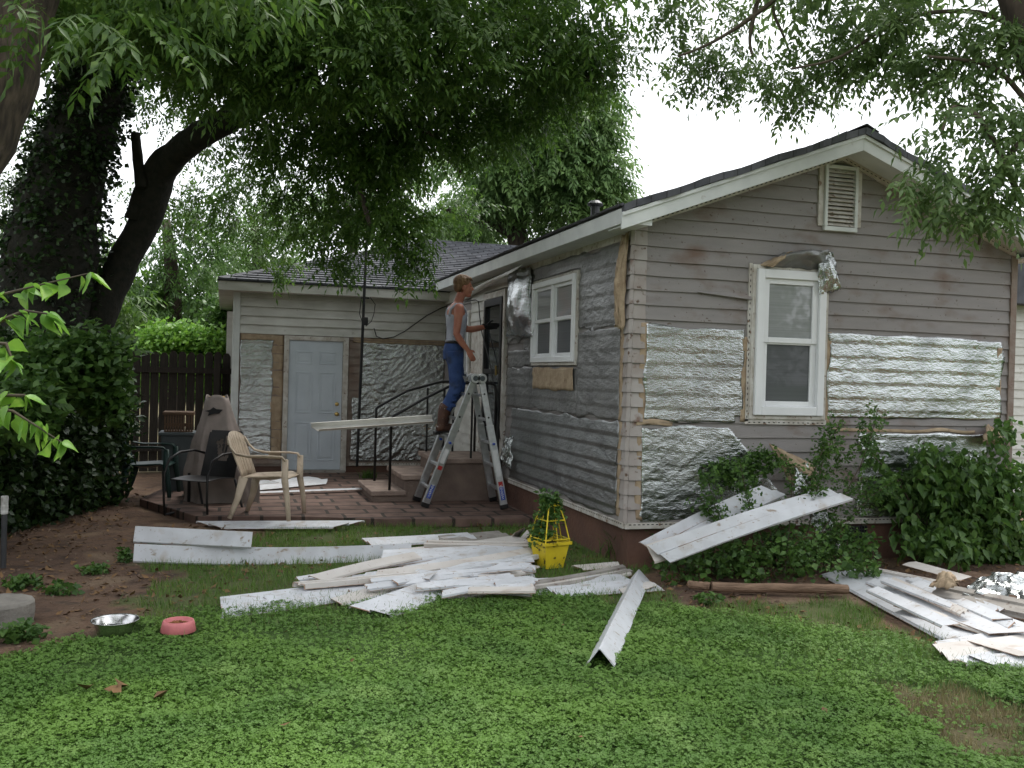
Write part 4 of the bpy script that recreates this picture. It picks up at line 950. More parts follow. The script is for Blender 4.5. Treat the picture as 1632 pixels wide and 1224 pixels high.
for c0, c1, y in ((NA, NB, -.03), (BA, BB, .03)):
    for c in (c0, c1):
        mb = MB(); c = c+Vector((0, y, .0)); mb.tube([c-Vector((0, .02, 0)), c+Vector((0, .02, 0))], .055, 18); mb.build('hinge', MT['alu'], lad, bevel=.003)
        mb = MB(); mb.tube([c-Vector((0, .034, 0)), c-Vector((0, .02, 0))], .03, 14); mb.build('hinge_button', MT['bluebin'], lad, bevel=.003)
def on_rail(key, u0, u1, mat, name, w_=.05):
    t_, f_ = rails[key]; a, b = t_+(f_-t_)*u0, t_+(f_-t_)*u1; n = Vector((0, -.0235, 0)); mb = MB(); mb.bar(a+n, b+n, .004, w_, up=Vector((1, 0, .3))); return mb.build(name, MT[mat], lad)
on_rail('n', .83, .93, 'blue', 'label'); on_rail('c', .83, .93, 'blue', 'label'); on_rail('c', .79, .825, 'red', 'label'); on_rail('n', .68, .71, 'red', 'label'); on_rail('n', .55, .66, 'white', 'label'); on_rail('c', .55, .75, 'white', 'label')
for k_, u in (('n', .925), ('c', .925)):
    t_, f_ = rails[k_]; d = (t_-f_).normalized(); cu = bpy.data.curves.new('lettering', 'FONT'); cu.body = 'WERNER'; cu.size = .042; cu.extrude = .0006; cu.align_y = 'CENTER'
    ob = bpy.data.objects.new('lettering_curve', cu); COL.objects.link(ob); bpy.context.view_layer.update()
    me = bpy.data.meshes.new_from_object(ob.evaluated_get(bpy.context.evaluated_depsgraph_get())); bpy.data.objects.remove(ob)
    o = link('lettering', me, MT['white'], lad); c = t_+(f_-t_)*u+Vector((0, -.0265, 0))
    z_ = Vector((0, -1, 0)); y_ = z_.cross(d).normalized(); z_ = d.cross(y_)
    mm = Matrix((d, y_, z_)).transposed().to_4x4(); mm.translation = c-Vector(lad.location); o.matrix_local = mm

# ================================================================== man on the ladder
O = Vector((2.43, 10.72, .93))
man = thing('person', 'young man in grey tank top, blue jeans and brown boots standing on the ladder', 'person', tuple(O))
def T(pts): return [O+Vector(p) for p in pts]
bd = MB()
bd.tube(T([(.12, 0, .93), (.135, 0, 1.06), (.15, 0, 1.2), (.15, 0, 1.32), (.14, 0, 1.41), (.15, 0, 1.47), (.16, 0, 1.5)]), [(.1, .14), (.088, .135), (.1, .15), (.112, .17), (.1, .185), (.07, .13), (.05, .07)], 20, flat=((1, 0, 0), 1))
bd.tube(T([(.155, 0, 1.45), (.17, 0, 1.53), (.2, 0, 1.62)]), [.066, .053, .052], 16)
bd.ell(O+Vector((.215, 0, 1.735)), (.097, .076, .092)); bd.ell(O+Vector((.252, 0, 1.675)), (.066, .058, .088)); bd.ell(O+Vector((.285, 0, 1.6)), (.032, .032, .026)); bd.tube(T([(.21, 0, 1.63), (.28, 0, 1.61)]), [.05, .035], 12)
bd.tube(T([(.312, 0, 1.712), (.33, 0, 1.685), (.342, 0, 1.668), (.32, 0, 1.66)]), [.008, .011, .013, .009], 8)
bd.ell(O+Vector((.315, 0, 1.638)), (.012, .02, .006)); bd.ell(O+Vector((.314, 0, 1.626)), (.012, .018, .006)); bd.ell(O+Vector((.305, 0, 1.722)), (.015, .045, .009))
for s_ in (-1, 1): bd.ell(O+Vector((.212, s_*.078, 1.678)), (.02, .012, .031), rot=Matrix.Rotation(.25, 3, 'Y'))
for s_ in (-1, 1): bd.ell(O+Vector((.13, s_*.185, 1.425)), (.06, .055, .062))
def arm(pts, rr_): bd.tube(T(pts), rr_, 14)
arm([(.13, -.19, 1.43), (.115, -.225, 1.34), (.1, -.25, 1.22), (.09, -.262, 1.13), (.12, -.262, 1.08), (.17, -.25, 1.02), (.235, -.235, .95)], [.053, .052, .045, .039, .041, .037, .026])
arm([(.16, .19, 1.43), (.22, .215, 1.35), (.29, .235, 1.26), (.33, .245, 1.215), (.4, .26, 1.215), (.5, .29, 1.235), (.6, .33, 1.26)], [.053, .05, .042, .039, .041, .036, .026])
def hand(mb, wr, d, side, back, s_=1.0, curl=.5):
    """palm and five separate bent fingers; d along fingers, side toward thumb, back = back of the hand"""
    d, side, back = Vector(d).normalized(), Vector(side).normalized(), Vector(back).normalized()
    c = wr+d*.05*s_
    mb.tube([wr, wr+d*.03*s_, wr+d*.065*s_, wr+d*.09*s_], [(.026*s_, .018*s_), (.036*s_, .017*s_), (.041*s_, .015*s_), (.039*s_, .012*s_)], 12, flat=(side, 1))
    for i, (o_, ln) in enumerate(((.029, .072), (.0105, .08), (-.0085, .075), (-.027, .06))):
        b = wr+(d*.088+side*o_)*s_; a1 = d-back*curl*.5; a2 = d-back*curl*1.4; a3 = d*.6-back*curl*2
        p1 = b+a1.normalized()*ln*.45*s_; p2 = p1+a2.normalized()*ln*.32*s_; p3 = p2+a3.normalized()*ln*.24*s_
        mb.tube([b, p1, p2, p3], [.0095*s_, .0088*s_, .008*s_, .0065*s_], 8)
    b = wr+(d*.02+side*.026)*s_; p1 = b+(d*.6+side*.75-back*.2).normalized()*.042*s_; p2 = p1+(d*.9+side*.35-back*.35).normalized()*.032*s_
    mb.tube([b, p1, p2], [.014*s_, .0115*s_, .009*s_], 8)
hand(bd, O+Vector((.235, -.235, .95)), (.55, .1, -.83), (.8, .25, .5), (-.1, -1, 0), curl=.45)
bd.build('body', MT['skin'], man, remesh=.0065, smooths=3)
gl = MB(); wv = O+Vector((.6, .33, 1.26)); gl.tube([wv-Vector((.05, .02, .0)), wv], [.036, .031], 14); hand(gl, wv, (.9, .35, .1), (.1, -.2, 1), (-.35, .9, .1), s_=1.12, curl=.7)
gl.build('glove', MT['glove'], man, remesh=.0065, smooths=2)
gl = MB(); wv = O+Vector((.235, -.235, .95))
for s_ in (-1, 1):
    mb = MB(); mb.ell(O+Vector((.303, s_*.03, 1.703)), (.007, .009, .005)); mb.build('eye', MT['black'], man)
hr = MB(); hr.ell(O+Vector((.2, 0, 1.752)), (.107, .088, .092)); hr.ell(O+Vector((.16, 0, 1.7)), (.06, .07, .075)); hr.ell(O+Vector((.265, 0, 1.79)), (.055, .06, .035))
for i in range(90):
    a = random.uniform(0, 6.28); e = random.uniform(.0, 1.25); v = Vector((math.cos(a)*math.cos(e), math.sin(a)*math.cos(e), math.sin(e)))
    if v.x > .35 and v.z < .4: continue
    p = O+Vector((.2, 0, 1.75))+Vector((v.x*.1, v.y*.082, v.z*.088)); hr.tube([p, p+v*.012+Vector((.012, 0, -.012)), p+v*.014+Vector((.028, 0, -.028))], [.011, .008, .003], 6)
hr.build('hair', MT['hair'], man, remesh=.005, smooths=1)
tk = MB()
tk.tube(T([(.125, 0, 1.0), (.137, 0, 1.06), (.15, 0, 1.2), (.15, 0, 1.31), (.145, 0, 1.37)]), [(.108, .152), (.1, .148), (.11, .163), (.123, .178), (.115, .165)], 22, flat=((1, 0, 0), 1))
for s_ in (-1, 1):
    tk.tube(T([(.245, s_*.09, 1.35), (.225, s_*.105, 1.42), (.17, s_*.11, 1.487), (.11, s_*.11, 1.478), (.055, s_*.095, 1.42), (.045, s_*.08, 1.35)]), [(.03, .016)]*6, 10, flat=((0, 1, 0), 1))
for z_, a_ in ((1.1, .02), (1.15, -.02), (1.21, .025), (1.07, -.015)):
    tk.tube(T([(.06, -.15, z_), (.14, -.166, z_+a_), (.22, -.12, z_+a_*2.5)]), [.006, .013, .006], 6)
tk.build('tank_top', MT['tank'], man, remesh=.007, smooths=2)
jn = MB()
jn.tube(T([(.12, 0, .84), (.12, 0, .93), (.13, 0, 1.035)]), [(.115, .155), (.12, .165), (.106, .152)], 20, flat=((1, 0, 0), 1))
jn.tube(T([(.12, -.085, .93), (.13, -.095, .75), (.135, -.1, .56), (.13, -.1, .49), (.07, -.1, .36), (.02, -.1, .26)]), [.105, .092, .076, .074, .068, .07], 16)
jn.tube(T([(.13, .085, .93), (.18, .09, .75), (.23, .095, .56), (.225, .095, .49), (.13, .09, .36), (.07, .09, .26)]), [.105, .09, .075, .073, .068, .07], 16)
for z in (.3, .36, .44, .52):   # folds
    jn.tube(T([(.02+z*.15, -.17, z), (.08+z*.15, -.16, z+.01)]), .02, 8)
jn.build('jeans', MT['denim'], man, remesh=.008, smooths=2)
mb = MB(); mb.tube(T([(.132, 0, 1.02), (.134, 0, 1.055)]), [(.113, .158), (.111, .156)], 24, flat=((1, 0, 0), 1)); mb.build('belt', MT['belt'], man, smooth=True)
for (x, y) in ((-.02, -.1), (.05, .09)):
    mb = MB(); mb.tube(T([(x+.045, y, .3), (x+.03, y, .28), (x+.01, y, .18), (x, y, .09), (x+.0, y, .045)]), [.072, .07, .06, .052, .05], 16)
    mb.tube(T([(x-.055, y-.02, .035), (x+.0, y, .05), (x+.08, y+.035, .045), (x+.16, y+.075, .03), (x+.19, y+.09, .025)]), [.034, .045, .043, .034, .018], 14)
    o = mb.build('boot', MT['leather'], man, remesh=.007, smooths=2)
    mb = MB(); mb.bar(O+Vector((x-.09, y-.03, .0)), O+Vector((x+.19, y+.09, .0)), .075, .02); mb.bar(O+Vector((x-.09, y-.03, -.015)), O+Vector((x-.025, y-.005, -.015)), .065, .03); mb.build('sole', MT['black'], o, bevel=.008)

# ================================================================== patio furniture
def R2(a): return Matrix.Rotation(a, 3, 'Z')
# beige monobloc chair: local +x = facing
def plastic_chair(name, label, mat, loc, rz, tip=0):
    t = thing(name, label, 'chair', loc); o0 = Vector(loc); R_ = R2(rz)
    W = lambda x, y, z: o0+R_@Vector((x, y, z))
    mb = MB()
    def seat(a, b): x = -.22+.46*a; y = (b-.5)*(.42+.06*a); return W(x, y, .42+.03*a-.05*math.sin(math.pi*a)*math.sin(math.pi*b)+(-.035*max(0, a-.85)/.15))
    mb.grid(seat, 12, 12); mb.build('seat', mat, t, solid=.014, smooth=True)
    mb = MB()
    def prof(b): return .2*math.sqrt(max(0, 1-(2*b-1)**2*.72))
    H_ = lambda b: .42+.44*(1-(abs(2*b-1))**2.6*.18)
    for k in range(7):   # upright slats of the back
        b0, b1 = (k+.08)/7, (k+.92)/7
        def f(a, b, b0=b0, b1=b1):
            bb = b0+(b1-b0)*b; z = .41+(H_(bb)-.41)*a; y = (bb-.5)*(.42+.06*a); x = -.22-.15*a-.04*math.cos((bb-.5)*math.pi); return W(x, y, z)
        mb.grid(f, 6, 3)
    def rim(a, b): bb = a; z = H_(bb)+.03*(b-.5)*1.6-.01; return W(-.37-.045*math.cos((bb-.5)*math.pi), (bb-.5)*.5, z)
    mb.grid(rim, 14, 2); mb.build('backrest', mat, t, solid=.013, smooth=True)
    for s_ in (-1, 1):
        mb = MB(); mb.tube([W(-.37, s_*.24, .8), W(-.33, s_*.27, .72), W(-.27, s_*.285, .66), W(-.15, s_*.29, .64), W(.1, s_*.285, .645), W(.2, s_*.27, .64), W(.235, s_*.265, .6)], [(.03, .012)]*7, 10, flat=((0, 1, 0), 1)); mb.build('armrest', mat, t, smooth=True)
        mb = MB(); mb.tube([W(.235, s_*.265, .62), W(.235, s_*.262, .4), W(.27, s_*.275, .2), W(.29, s_*.28, 0)], [(.032, .018), (.036, .02), (.028, .018), (.022, .016)], 10, flat=(R_@Vector((1, 0, 0)), 1)); mb.build('leg', mat, t, smooth=True)
        mb = MB(); mb.tube([W(-.21, s_*.21, .42), W(-.26, s_*.235, .2), W(-.33, s_*.26, 0)], [(.05, .016), (.034, .016), (.024, .014)], 10, flat=(R_@Vector((1, 0, 0)), 1)); mb.build('leg', mat, t, smooth=True)
    return t
bc = (G(402, 829, .07)+G(467, 829, .07))/2
plastic_chair('plastic_chair', 'weathered beige plastic armchair on the brick patio', MT['beige'], (bc.x-.02, bc.y+.28, .07), -.36)
gc_ = G(222, 800, 0)
plastic_chair('plastic_chair', 'dark green plastic armchair in the shade by the ivy', MT['green'], (gc_.x+.1, gc_.y+.15, .01), -.15)
# black metal shell chair: faces left, back at right
mc = G(330, 826, .02); t = thing('metal_chair', 'black metal garden chair with fan slots in the back, before the covered grill', 'chair', (mc.x-.05, mc.y+.3, .02))
o0 = Vector(t.location); R_ = R2(math.pi+.95); W = lambda x, y, z: o0+R_@Vector((x, y, z))
mb = MB()
def bk(a, b): return W(-.24-.16*a-.03*math.sin(b*math.pi), (b-.5)*.44, .38+.5*a)
NB_ = 44
for j in range(NB_):
    for i in range(NB_):
        u, v = (i+.5)/NB_, (j+.5)/NB_; hole = False
        for ang in (-.55, -.3, 0, .3, .55):
            cx_, cy_ = .5+math.sin(ang)*(v-.05)*.62, v
            if abs(u-cx_) < .034+.014*(v > .7) and .35 < v < .88-.18*abs(ang): hole = True
        if (u < .04 or u > .96) and (v > .96): hole = True
        if hole: continue
        mb.add([bk(j/NB_, i/NB_), bk(j/NB_, (i+1)/NB_), bk((j+1)/NB_, (i+1)/NB_), bk((j+1)/NB_, i/NB_)], [(0, 1, 2, 3)])
mb.build('backrest', MT['black'], t, solid=.006)
mb = MB(); mb.grid(lambda a, b: W(-.24+.5*a, (b-.5)*.46, .38+.02*math.sin(a*3)-.03*math.sin(b*math.pi)*math.sin(a*math.pi)), 10, 10); mb.build('seat', MT['black'], t, solid=.008, smooth=True)
for s_ in (-1, 1):
    mb = MB(); pts = [W(-.36, s_*.25, .62), W(-.2, s_*.27, .665), W(.05, s_*.27, .66), W(.22, s_*.27, .6), W(.3, s_*.27, .45), W(.3, s_*.27, .2), W(.28, s_*.27, .01)]
    mb.tube(pts, .013, 8); mb.build('armrest', MT['black'], t, smooth=True)
    mb = MB(); mb.tube([W(.28, s_*.27, .012), W(.0, s_*.27, .012), W(-.3, s_*.27, .012), W(-.34, s_*.26, .05), W(-.22, s_*.24, .37)], .013, 8); mb.build('leg', MT['black'], t, smooth=True)
# planter box, grill with cover
c0 = G(292, 806, 0); c1 = G(366, 806, 0)
mb = MB(); mb.box((c0.x, c0.y, 0), (c1.x, c0.y+.4, .27)); 
tag(mb.build('planter_box', MT['terra'], loc=(c0.x+.2, c0.y+.2, 0), bevel=.015), 'low brown clay box on the ground behind the metal chair', 'box')
gg = thing('covered_grill', 'barbecue grill under a draped tan fabric cover', 'grill', (G(345, 800, 0).x, 11.4, 0)); g0 = Vector(gg.location)
mb = MB()
def cov(a, b):
    th = a*2*math.pi; z = 1.27*(1-b); t_ = b
    rx, ry = .12+.17*min(1, t_*1.5)+.1*t_, .13+.2*min(1, t_*1.4)
    fold = 1+.13*(1-2*abs(math.sin(th*3.5+b*2+math.sin(b*5)*.6))**.6)*min(1, t_*2)+.05*math.sin(th*11-b*3)*t_
    x = math.copysign(abs(math.cos(th))**.7, math.cos(th))*rx*fold; y = math.copysign(abs(math.sin(th))**.7, math.sin(th))*ry*fold
    if b > .35 and math.cos(th) > .2: x += .06*(b-.35)
    k = noise.noise(Vector((th*1.5, b*4, 2)))*.05*t_
    return g0+Vector((x+k-.02+.08*b, y+k, z+.02*math.sin(th*3)*(1-b)))
mb.grid(cov, 96, 30); c_o = mb.build('cover', MT['cover'], gg, smooth=True, solid=.006)
mb = MB(); mb.box(g0+Vector((-.12, -.1, 1.2)), g0+Vector((.1, .1, 1.262))); mb.build('grill_lid', MT['black'], gg, bevel=.03)
for x in (-.3, .3):
    for y in (-.12, .15): mb = MB(); mb.tube([g0+Vector((x, y, .0)), g0+Vector((x, y, .4))], .018, 8); mb.build('leg', MT['black'], gg)
# dark tear in the cover
pt = PY(331, 652, 11.18)
mb = MB(); pl = [(317, 655), (326, 653), (331, 649), (336, 652), (346, 653), (340, 659), (330, 660), (322, 663), (324, 657)]
mb.prism([PY(x+9, y, 11.2) for x, y in pl], (0, .01, 0)); mb.build('tear', MT['interior'], gg)
fl = MB()
for i in range(14):
    p = PY(random.uniform(336, 358), random.uniform(631, 638), 11.35+random.uniform(-.05, .05)); fl.ell(p, (.022, .02, .013), 7, 5)
tag(fl.build('flower_wreath', MT['ylw2'], loc=tuple(PY(340, 633, 11.35)), remesh=.008), 'yellow flowers lying on top of the covered grill', 'flowers')
# crate and bin behind
b0 = PY(259, 770, 12.3); b1 = PY(306, 702, 12.3)
mb = MB(); mb.prism([(b0.x, 12.3, .0), (b1.x, 12.3, .0), (b1.x+.03, 12.3, .75), (b0.x-.03, 12.3, .75)], (0, .4, 0)); mb.box((b0.x-.06, 12.27, .75), (b1.x+.06, 12.73, .79))
tag(mb.build('storage_bin', MT['bluebin'], loc=(b0.x+.2, 12.5, 0), bevel=.01), 'grey blue storage bin by the fence behind the metal chair', 'bin')
cr = thing('wooden_crate', 'slatted wooden crate standing on the grey blue bin', 'crate', (b0.x+.2, 12.5, .79))
mb = MB(); mb.box((b0.x-.02, 12.32, 1.0), (b1.x+.02, 12.7, 1.04)); mb.build('top_board', MT['wood'], cr, bevel=.008)
mb = MB(); mb.box((b0.x+.0, 12.36, .79), (b1.x, 12.66, .8)); mb.build('base', MT['wood'], cr)
mb = MB()
for i in range(11):
    x = b0.x+(b1.x-b0.x-.02)*i/10; mb.box((x, 12.34, .791), (x+.02, 12.355, 1.0))
mb.box((b0.x, 12.356, .86), (b1.x, 12.366, .9)); mb.build('slat_panel', MT['wood'], cr)

# ================================================================== fence
fz = thing('fence', 'dark dog eared picket fence behind the patio', 'fence', (-1.6, 15.2, 0))
FP0, FP1 = Vector((-4.2, 14.9, 0)), Vector((.1, 15.4, 0)); d = FP1-FP0; npk = 33
for i in range(npk):
    u = i/npk; a = FP0+d*u; wd = d.length/npk-.012+random.uniform(-.004, .002); dn = d.normalized(); h = 1.83+random.uniform(-.02, .02); b = a+dn*wd
    mb = MB(); mb.prism([a, b, b+ZZ*(h-.05), b+ZZ*h-dn*.035, a+ZZ*h+dn*.035, a+ZZ*(h-.05)], (0, .018, 0)); mb.build('picket', MT['fence'], fz)
for z in (.35, 1.55): mb = MB(); mb.bar(FP0+Vector((0, -.03, z)), FP1+Vector((0, -.03, z)), .04, .09); mb.build('fence_rail', MT['fence'], fz)
for u in (.05, .5, .95): p = FP0+d*u; mb = MB(); mb.box((p.x-.045, p.y-.14, 0), (p.x+.045, p.y-.05, 1.7)); mb.build('post', MT['fence'], fz)
# vine covered side fence on the left, runs toward camera
fz2 = thing('fence', 'weathered side fence buried in ivy on the left', 'fence', (-3.4, 11, 0))
p0, p1 = G(-260, 930), G(186, 785); d_ = (p1-p0)
p0 = p0+Vector((-.35, .25, 0)); p1 = p1+Vector((-.35, .25, 0))
mb = MB(); mb.bar(p0+Vector((-.35, 0, .85)), p1+Vector((-.1, 0, .85)), .02, 1.7); mb.build('board_panel', MT['fence'], fz2)
for u in (.12, .4, .62, .9): p = p0+(p1-p0)*u+Vector((-.3, 0, 0)); mb = MB(); mb.box((p.x-.04, p.y-.04, 0), (p.x+.04, p.y+.04, 2.35 if u > .5 else 1.9)); mb.build('post', MT['log'] if u > .5 else MT['fence'], fz2)
# neighbour houses
nb = thing('neighbour_house', 'white sided neighbour house just showing past the right corner', 'house', (11, 13, 0))
mb = MB(); z = .3
Mn = lambda u, v, n: Vector((u, 11.5-n, v))
courses(Mn, 9.9, 13.5, .3, 2.9, ch=.13).build('wall', MT['wsiding'], nb); mb = MB(); mb.box((9.9, 11.5, 0), (13.5, 18, 2.9)); mb.build('wall', MT['wsiding'], nb)
mb = MB(); mb.prism([(9.6, 11.2, 2.88), (13.8, 11.2, 2.88), (11.7, 11.2, 3.7)], (0, 7, 0)); mb.build('roof', MT['shings'], nb)
nb = thing('neighbour_house', 'pale sided gable of a neighbour house behind the big trunk on the left', 'house', (-9, 18, 0))
Mn2 = lambda u, v, n: Vector((u, 16-n, v))
courses(Mn2, -12.5, -6.2, .3, 4.6, ch=.2, lim=lambda v: (-12.5, -6.2) if v < 3 else (-12.5+(v-3)*1.6, -6.2-(v-3)*.9)).build('wall', pm('neighbour_siding', (.3, .26, .22), (.24, .21, .18)), nb)
mb = MB(); mb.box((-12.45, 16.0, 0), (-6.25, 22, 3)); mb.build('wall', MT['greyboard'], nb)
mb = MB(); mb.bar((-5.9, 18.7, 2.9), (-8.2, 18.7, 5.2), .0+5.8, .08); mb.build('roof', MT['shings'], nb)

# ================================================================== ground things
sb = G(183, 1010, .0); t = thing('dog_bowl', 'shiny stainless steel dog bowl on the dirt edge', 'bowl', tuple(sb))
mb = MB(); mb.lathe([(.095, 0), (.1, .004), (.118, .05), (.128, .072), (.136, .076), (.137, .073), (.132, .067), (.12, .06), (.1, .012), (.0, .012)][:9]+[(.001, .012)], sb+Vector((0, 0, .012)), 40); mb.build('shell', MT['steel'], t, smooth=True)
mb = MB(); mb.lathe([(.001, .02), (.104, .02), (.104, .022), (.001, .023)], sb+Vector((0, 0, .012)), 30); wm = pm('water', (.02, .03, .03), rough=.02, spec=.9); mb.build('water', wm, t)
pb = G(284, 1009, 0); t = thing('food_bowl', 'pink plastic dog bowl filled with brown kibble', 'bowl', tuple(pb))
mb = MB(); mb.lathe([(.1, 0), (.103, .004), (.094, .05), (.088, .066), (.083, .068), (.078, .06), (.072, .03), (.001, .03)], pb+Vector((0, 0, .012)), 40); mb.build('shell', MT['pink'], t, smooth=True)
mb = MB()
for i in range(110):
    a, r = random.uniform(0, 6.28), .066*math.sqrt(random.random()); c = pb+Vector((r*math.cos(a), r*math.sin(a), .052+.02*(1-r/.066)+random.uniform(-.004, .004))); mb.ell(c, (.0075, .0075, .005), 6, 4, rot=Matrix.Rotation(random.uniform(0, 3), 3, 'X'))
ko = mb.build('kibble', MT['kib'], t); ko['kind'] = 'stuff'
sp_ = G(14, 1000, 0); mb = MB(); mb.lathe([(.19, -.02), (.195, .06), (.198, .125), (.185, .138), (.05, .144), (.001, .142)], sp_+Vector((-.08, .12, 0)), 36)
for v_ in mb.v: v_ += Vector((noise.noise(v_*9)*.012, noise.noise(v_*9+Vector((5, 0, 0)))*.012, noise.noise(v_*14)*.008))
tag(mb.build('concrete_block', MT['concrete'], loc=tuple(sp_+Vector((-.08, .12, 0)))), 'round grey concrete footing block at the left edge', 'block')
pp_ = G(5, 905, 0); pst = thing('pipe_stub', 'dark pipe with white worn top standing in the ivy at the left edge', 'pipe', tuple(pp_)); mb = MB(); mb.tube([pp_, pp_+Vector((0, 0, .42))], .022, 10); mb.build('pipe', MT['pipe'], pst)
mb = MB(); mb.tube([pp_+Vector((0, 0, .42)), pp_+Vector((0, 0, .56))], .027, 10); mb.build('pipe_cap', MT['pvc'], pst)
# timber edging
for (x0, x1, y, r, lab) in ((1098, 1132, 938, .031, 'short end piece of the round timber edging'), (1134, 1350, 942, .036, 'long round timber edging the flower bed')):
    a, b = G(x0, y, .02), G(x1, y+3, .02); n = 12; mb = MB()
    pts = [a+(b-a)*(i/n)+Vector((random.uniform(-.004, .004), 0, .03+random.uniform(-.004, .004))) for i in range(n+1)]; mb.tube(pts, [r*random.uniform(.94, 1.05) for _ in pts], 12)
    tag(mb.build('timber', MT['log'], loc=tuple((a+b)/2)), lab, 'timber')
# yellow pot with tower trellis
yc = G(875, 903, 0); yp = thing('planter', 'square yellow plastic planter with a yellow tower trellis and vine', 'planter', tuple(yc), None); yc = Vector(yc)
mb = MB(); Ry = R2(.25)
def sq(h, s_): return [yc+Ry@Vector((x*s_, y*s_, h)) for x, y in ((-1, -1), (1, -1), (1, 1), (-1, 1))]
levels = [(0, .085), (.2, .118), (.2, .135), (.225, .137), (.225, .122), (.18, .112)]; 
for i in range(len(levels)-1):
    A, B = sq(*levels[i]), sq(*levels[i+1])
    for j in range(4): mb.add([A[j], A[(j+1) % 4], B[(j+1) % 4], B[j]], [(0, 1, 2, 3)])
mb.add(sq(0, .085), [(3, 2, 1, 0)]); mb.build('pot', MT['yellow'], yp, bevel=.004)
mb = MB(); mb.add(sq(.19, .114), [(0, 1, 2, 3)]); mb.add(sq(.188, .113), [(3, 2, 1, 0)]); mb.build('soil', MT['soil'], yp)
mb = MB()
for h, s_ in ((.245, .12), (.4, .085), (.52, .055)):
    A = sq(h, s_); 
    for j in range(4): mb.tube([A[j], A[(j+1) % 4]], .006, 6)
for j in range(4):
    mb.tube([sq(.2, .125)[j], sq(.4, .086)[j], sq(.56, .04)[j]], .006, 6)
    A, B = sq(.2, .125), sq(.56, .04); mb.tube([(A[j]+A[(j+1) % 4])/2, (B[j]+B[(j+1) % 4])/2], .005, 6)
    A2, B2 = sq(.1, .11), sq(.26, .13)
mb.build('trellis', MT['yellow'], yp)
n = 260; hh = rng.uniform(.2, .62, n); rr2 = (.12-.13*(hh-.2))*rng.uniform(.5, 1.25, n); th = rng.random(n)*6.28
P = np.stack([yc.x+rr2*np.cos(th)-(hh < .45)*(rng.random(n) < .3)*.06, yc.y+rr2*np.sin(th), hh], 1); m_ = (hh > .38) | (np.cos(th) < .0); P = P[m_]
crown('vine', P, [tuft(5, .03, .045, .018) for _ in range(4)], MT['weed'], yp, size=(.7, 1.2))

# ================================================================== TREES AND PLANTS
def limb(path, mat, name, parent, n=12, wob=.02):
    """path: list of (point, radius); smooth interpolation with knobbly radius"""
    pts = []; rad = []
    for i in range(len(path)-1):
        p_1 = path[max(i-1, 0)][0]; p0_, p1_ = path[i][0], path[i+1][0]; p2_ = path[min(i+2, len(path)-1)][0]
        for k in range(5):
            t = k/5; a = .5*((2*p0_)+(p1_-p_1)*t+(2*p_1-5*p0_+4*p1_-p2_)*t*t+(3*p0_-p_1-3*p1_+p2_)*t**3)
            r = path[i][1]*(1-t)+path[i+1][1]*t; pts.append(a+Vector([random.uniform(-wob, wob)*r*3 for _ in range(3)])); rad.append(r*random.uniform(.94, 1.07))
    pts.append(path[-1][0]); rad.append(path[-1][1])
    return MB().tube(pts, rad, n).build(name, mat, parent, smooth=True)
def ellp(c, r, n, shell=.4):
    d = rng.normal(size=(n, 3)); d /= np.linalg.norm(d, axis=1)[:, None]
    return np.array(c)+d*(rng.random(n)**shell)[:, None]*np.array(r)
def twigs(name, parent, root, targets, r0=.02, mat='twig'):
    mb = MB(); root = Vector(root)
    for t in targets:
        t = Vector(t); mid = root*.5+t*.5+Vector([random.uniform(-.12, .12) for _ in range(3)])+Vector((0, 0, .1))
        mb.tube([root, mid, t], [r0, r0*.6, r0*.2], 5)
    return mb.build(name, MT[mat], parent)

# --- T1: the big ivy covered tree on the left
D1 = 10.3
t1 = thing('tree', 'huge dark tree with leaning ivy covered trunk overhanging the left side', 'tree', tuple(G(70, 812, 0)))
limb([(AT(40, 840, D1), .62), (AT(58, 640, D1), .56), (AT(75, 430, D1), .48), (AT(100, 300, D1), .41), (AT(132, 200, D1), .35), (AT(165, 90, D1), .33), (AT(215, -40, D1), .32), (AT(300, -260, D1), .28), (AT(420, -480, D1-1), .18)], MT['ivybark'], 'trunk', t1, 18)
limb([(AT(95, 640, D1+.2), 0.234), (AT(150, 520, D1+.3), 0.203), (AT(190, 430, D1+.4), 0.179), (AT(235, 345, D1+.4), 0.164), (AT(262, 270, D1+.3), 0.156), (AT(310, 222, D1), 0.148), (AT(372, 185, D1-.2), 0.133), (AT(425, 135, D1-.5), 0.117), (AT(500, 40, D1-1), 0.094), (AT(620, -80, D1-1.5), 0.062)], MT['ivybark'], 'limb', t1, 14)
limb([(AT(212, 350, D1+.3), .1), (AT(232, 290, D1+.3), .09), (AT(255, 250, D1+.2), .085), (AT(300, 225, D1), .08)], MT['ivybark'], 'limb', t1)
limb([(AT(226, 300, D1+.2), .07), (AT(220, 255, D1+.2), .06), (AT(216, 212, D1+.2), .05)], MT['ivybark'], 'limb', t1)
for pth in ([(380, 180), (480, 160), (590, 175), (690, 215)], [(430, 140), (560, 60), (700, 20), (850, 30)], [(470, 80), (520, 160), (560, 260), (590, 360)], [(700, 20), (790, 90), (880, 130), (960, 120)]):
    k = len(pth); limb([(AT(x, y, D1-.3-.4*i), 0.05*(1-i/k)+.008) for i, (x, y) in enumerate(pth)], MT['bark'], 'branch', t1, 8)
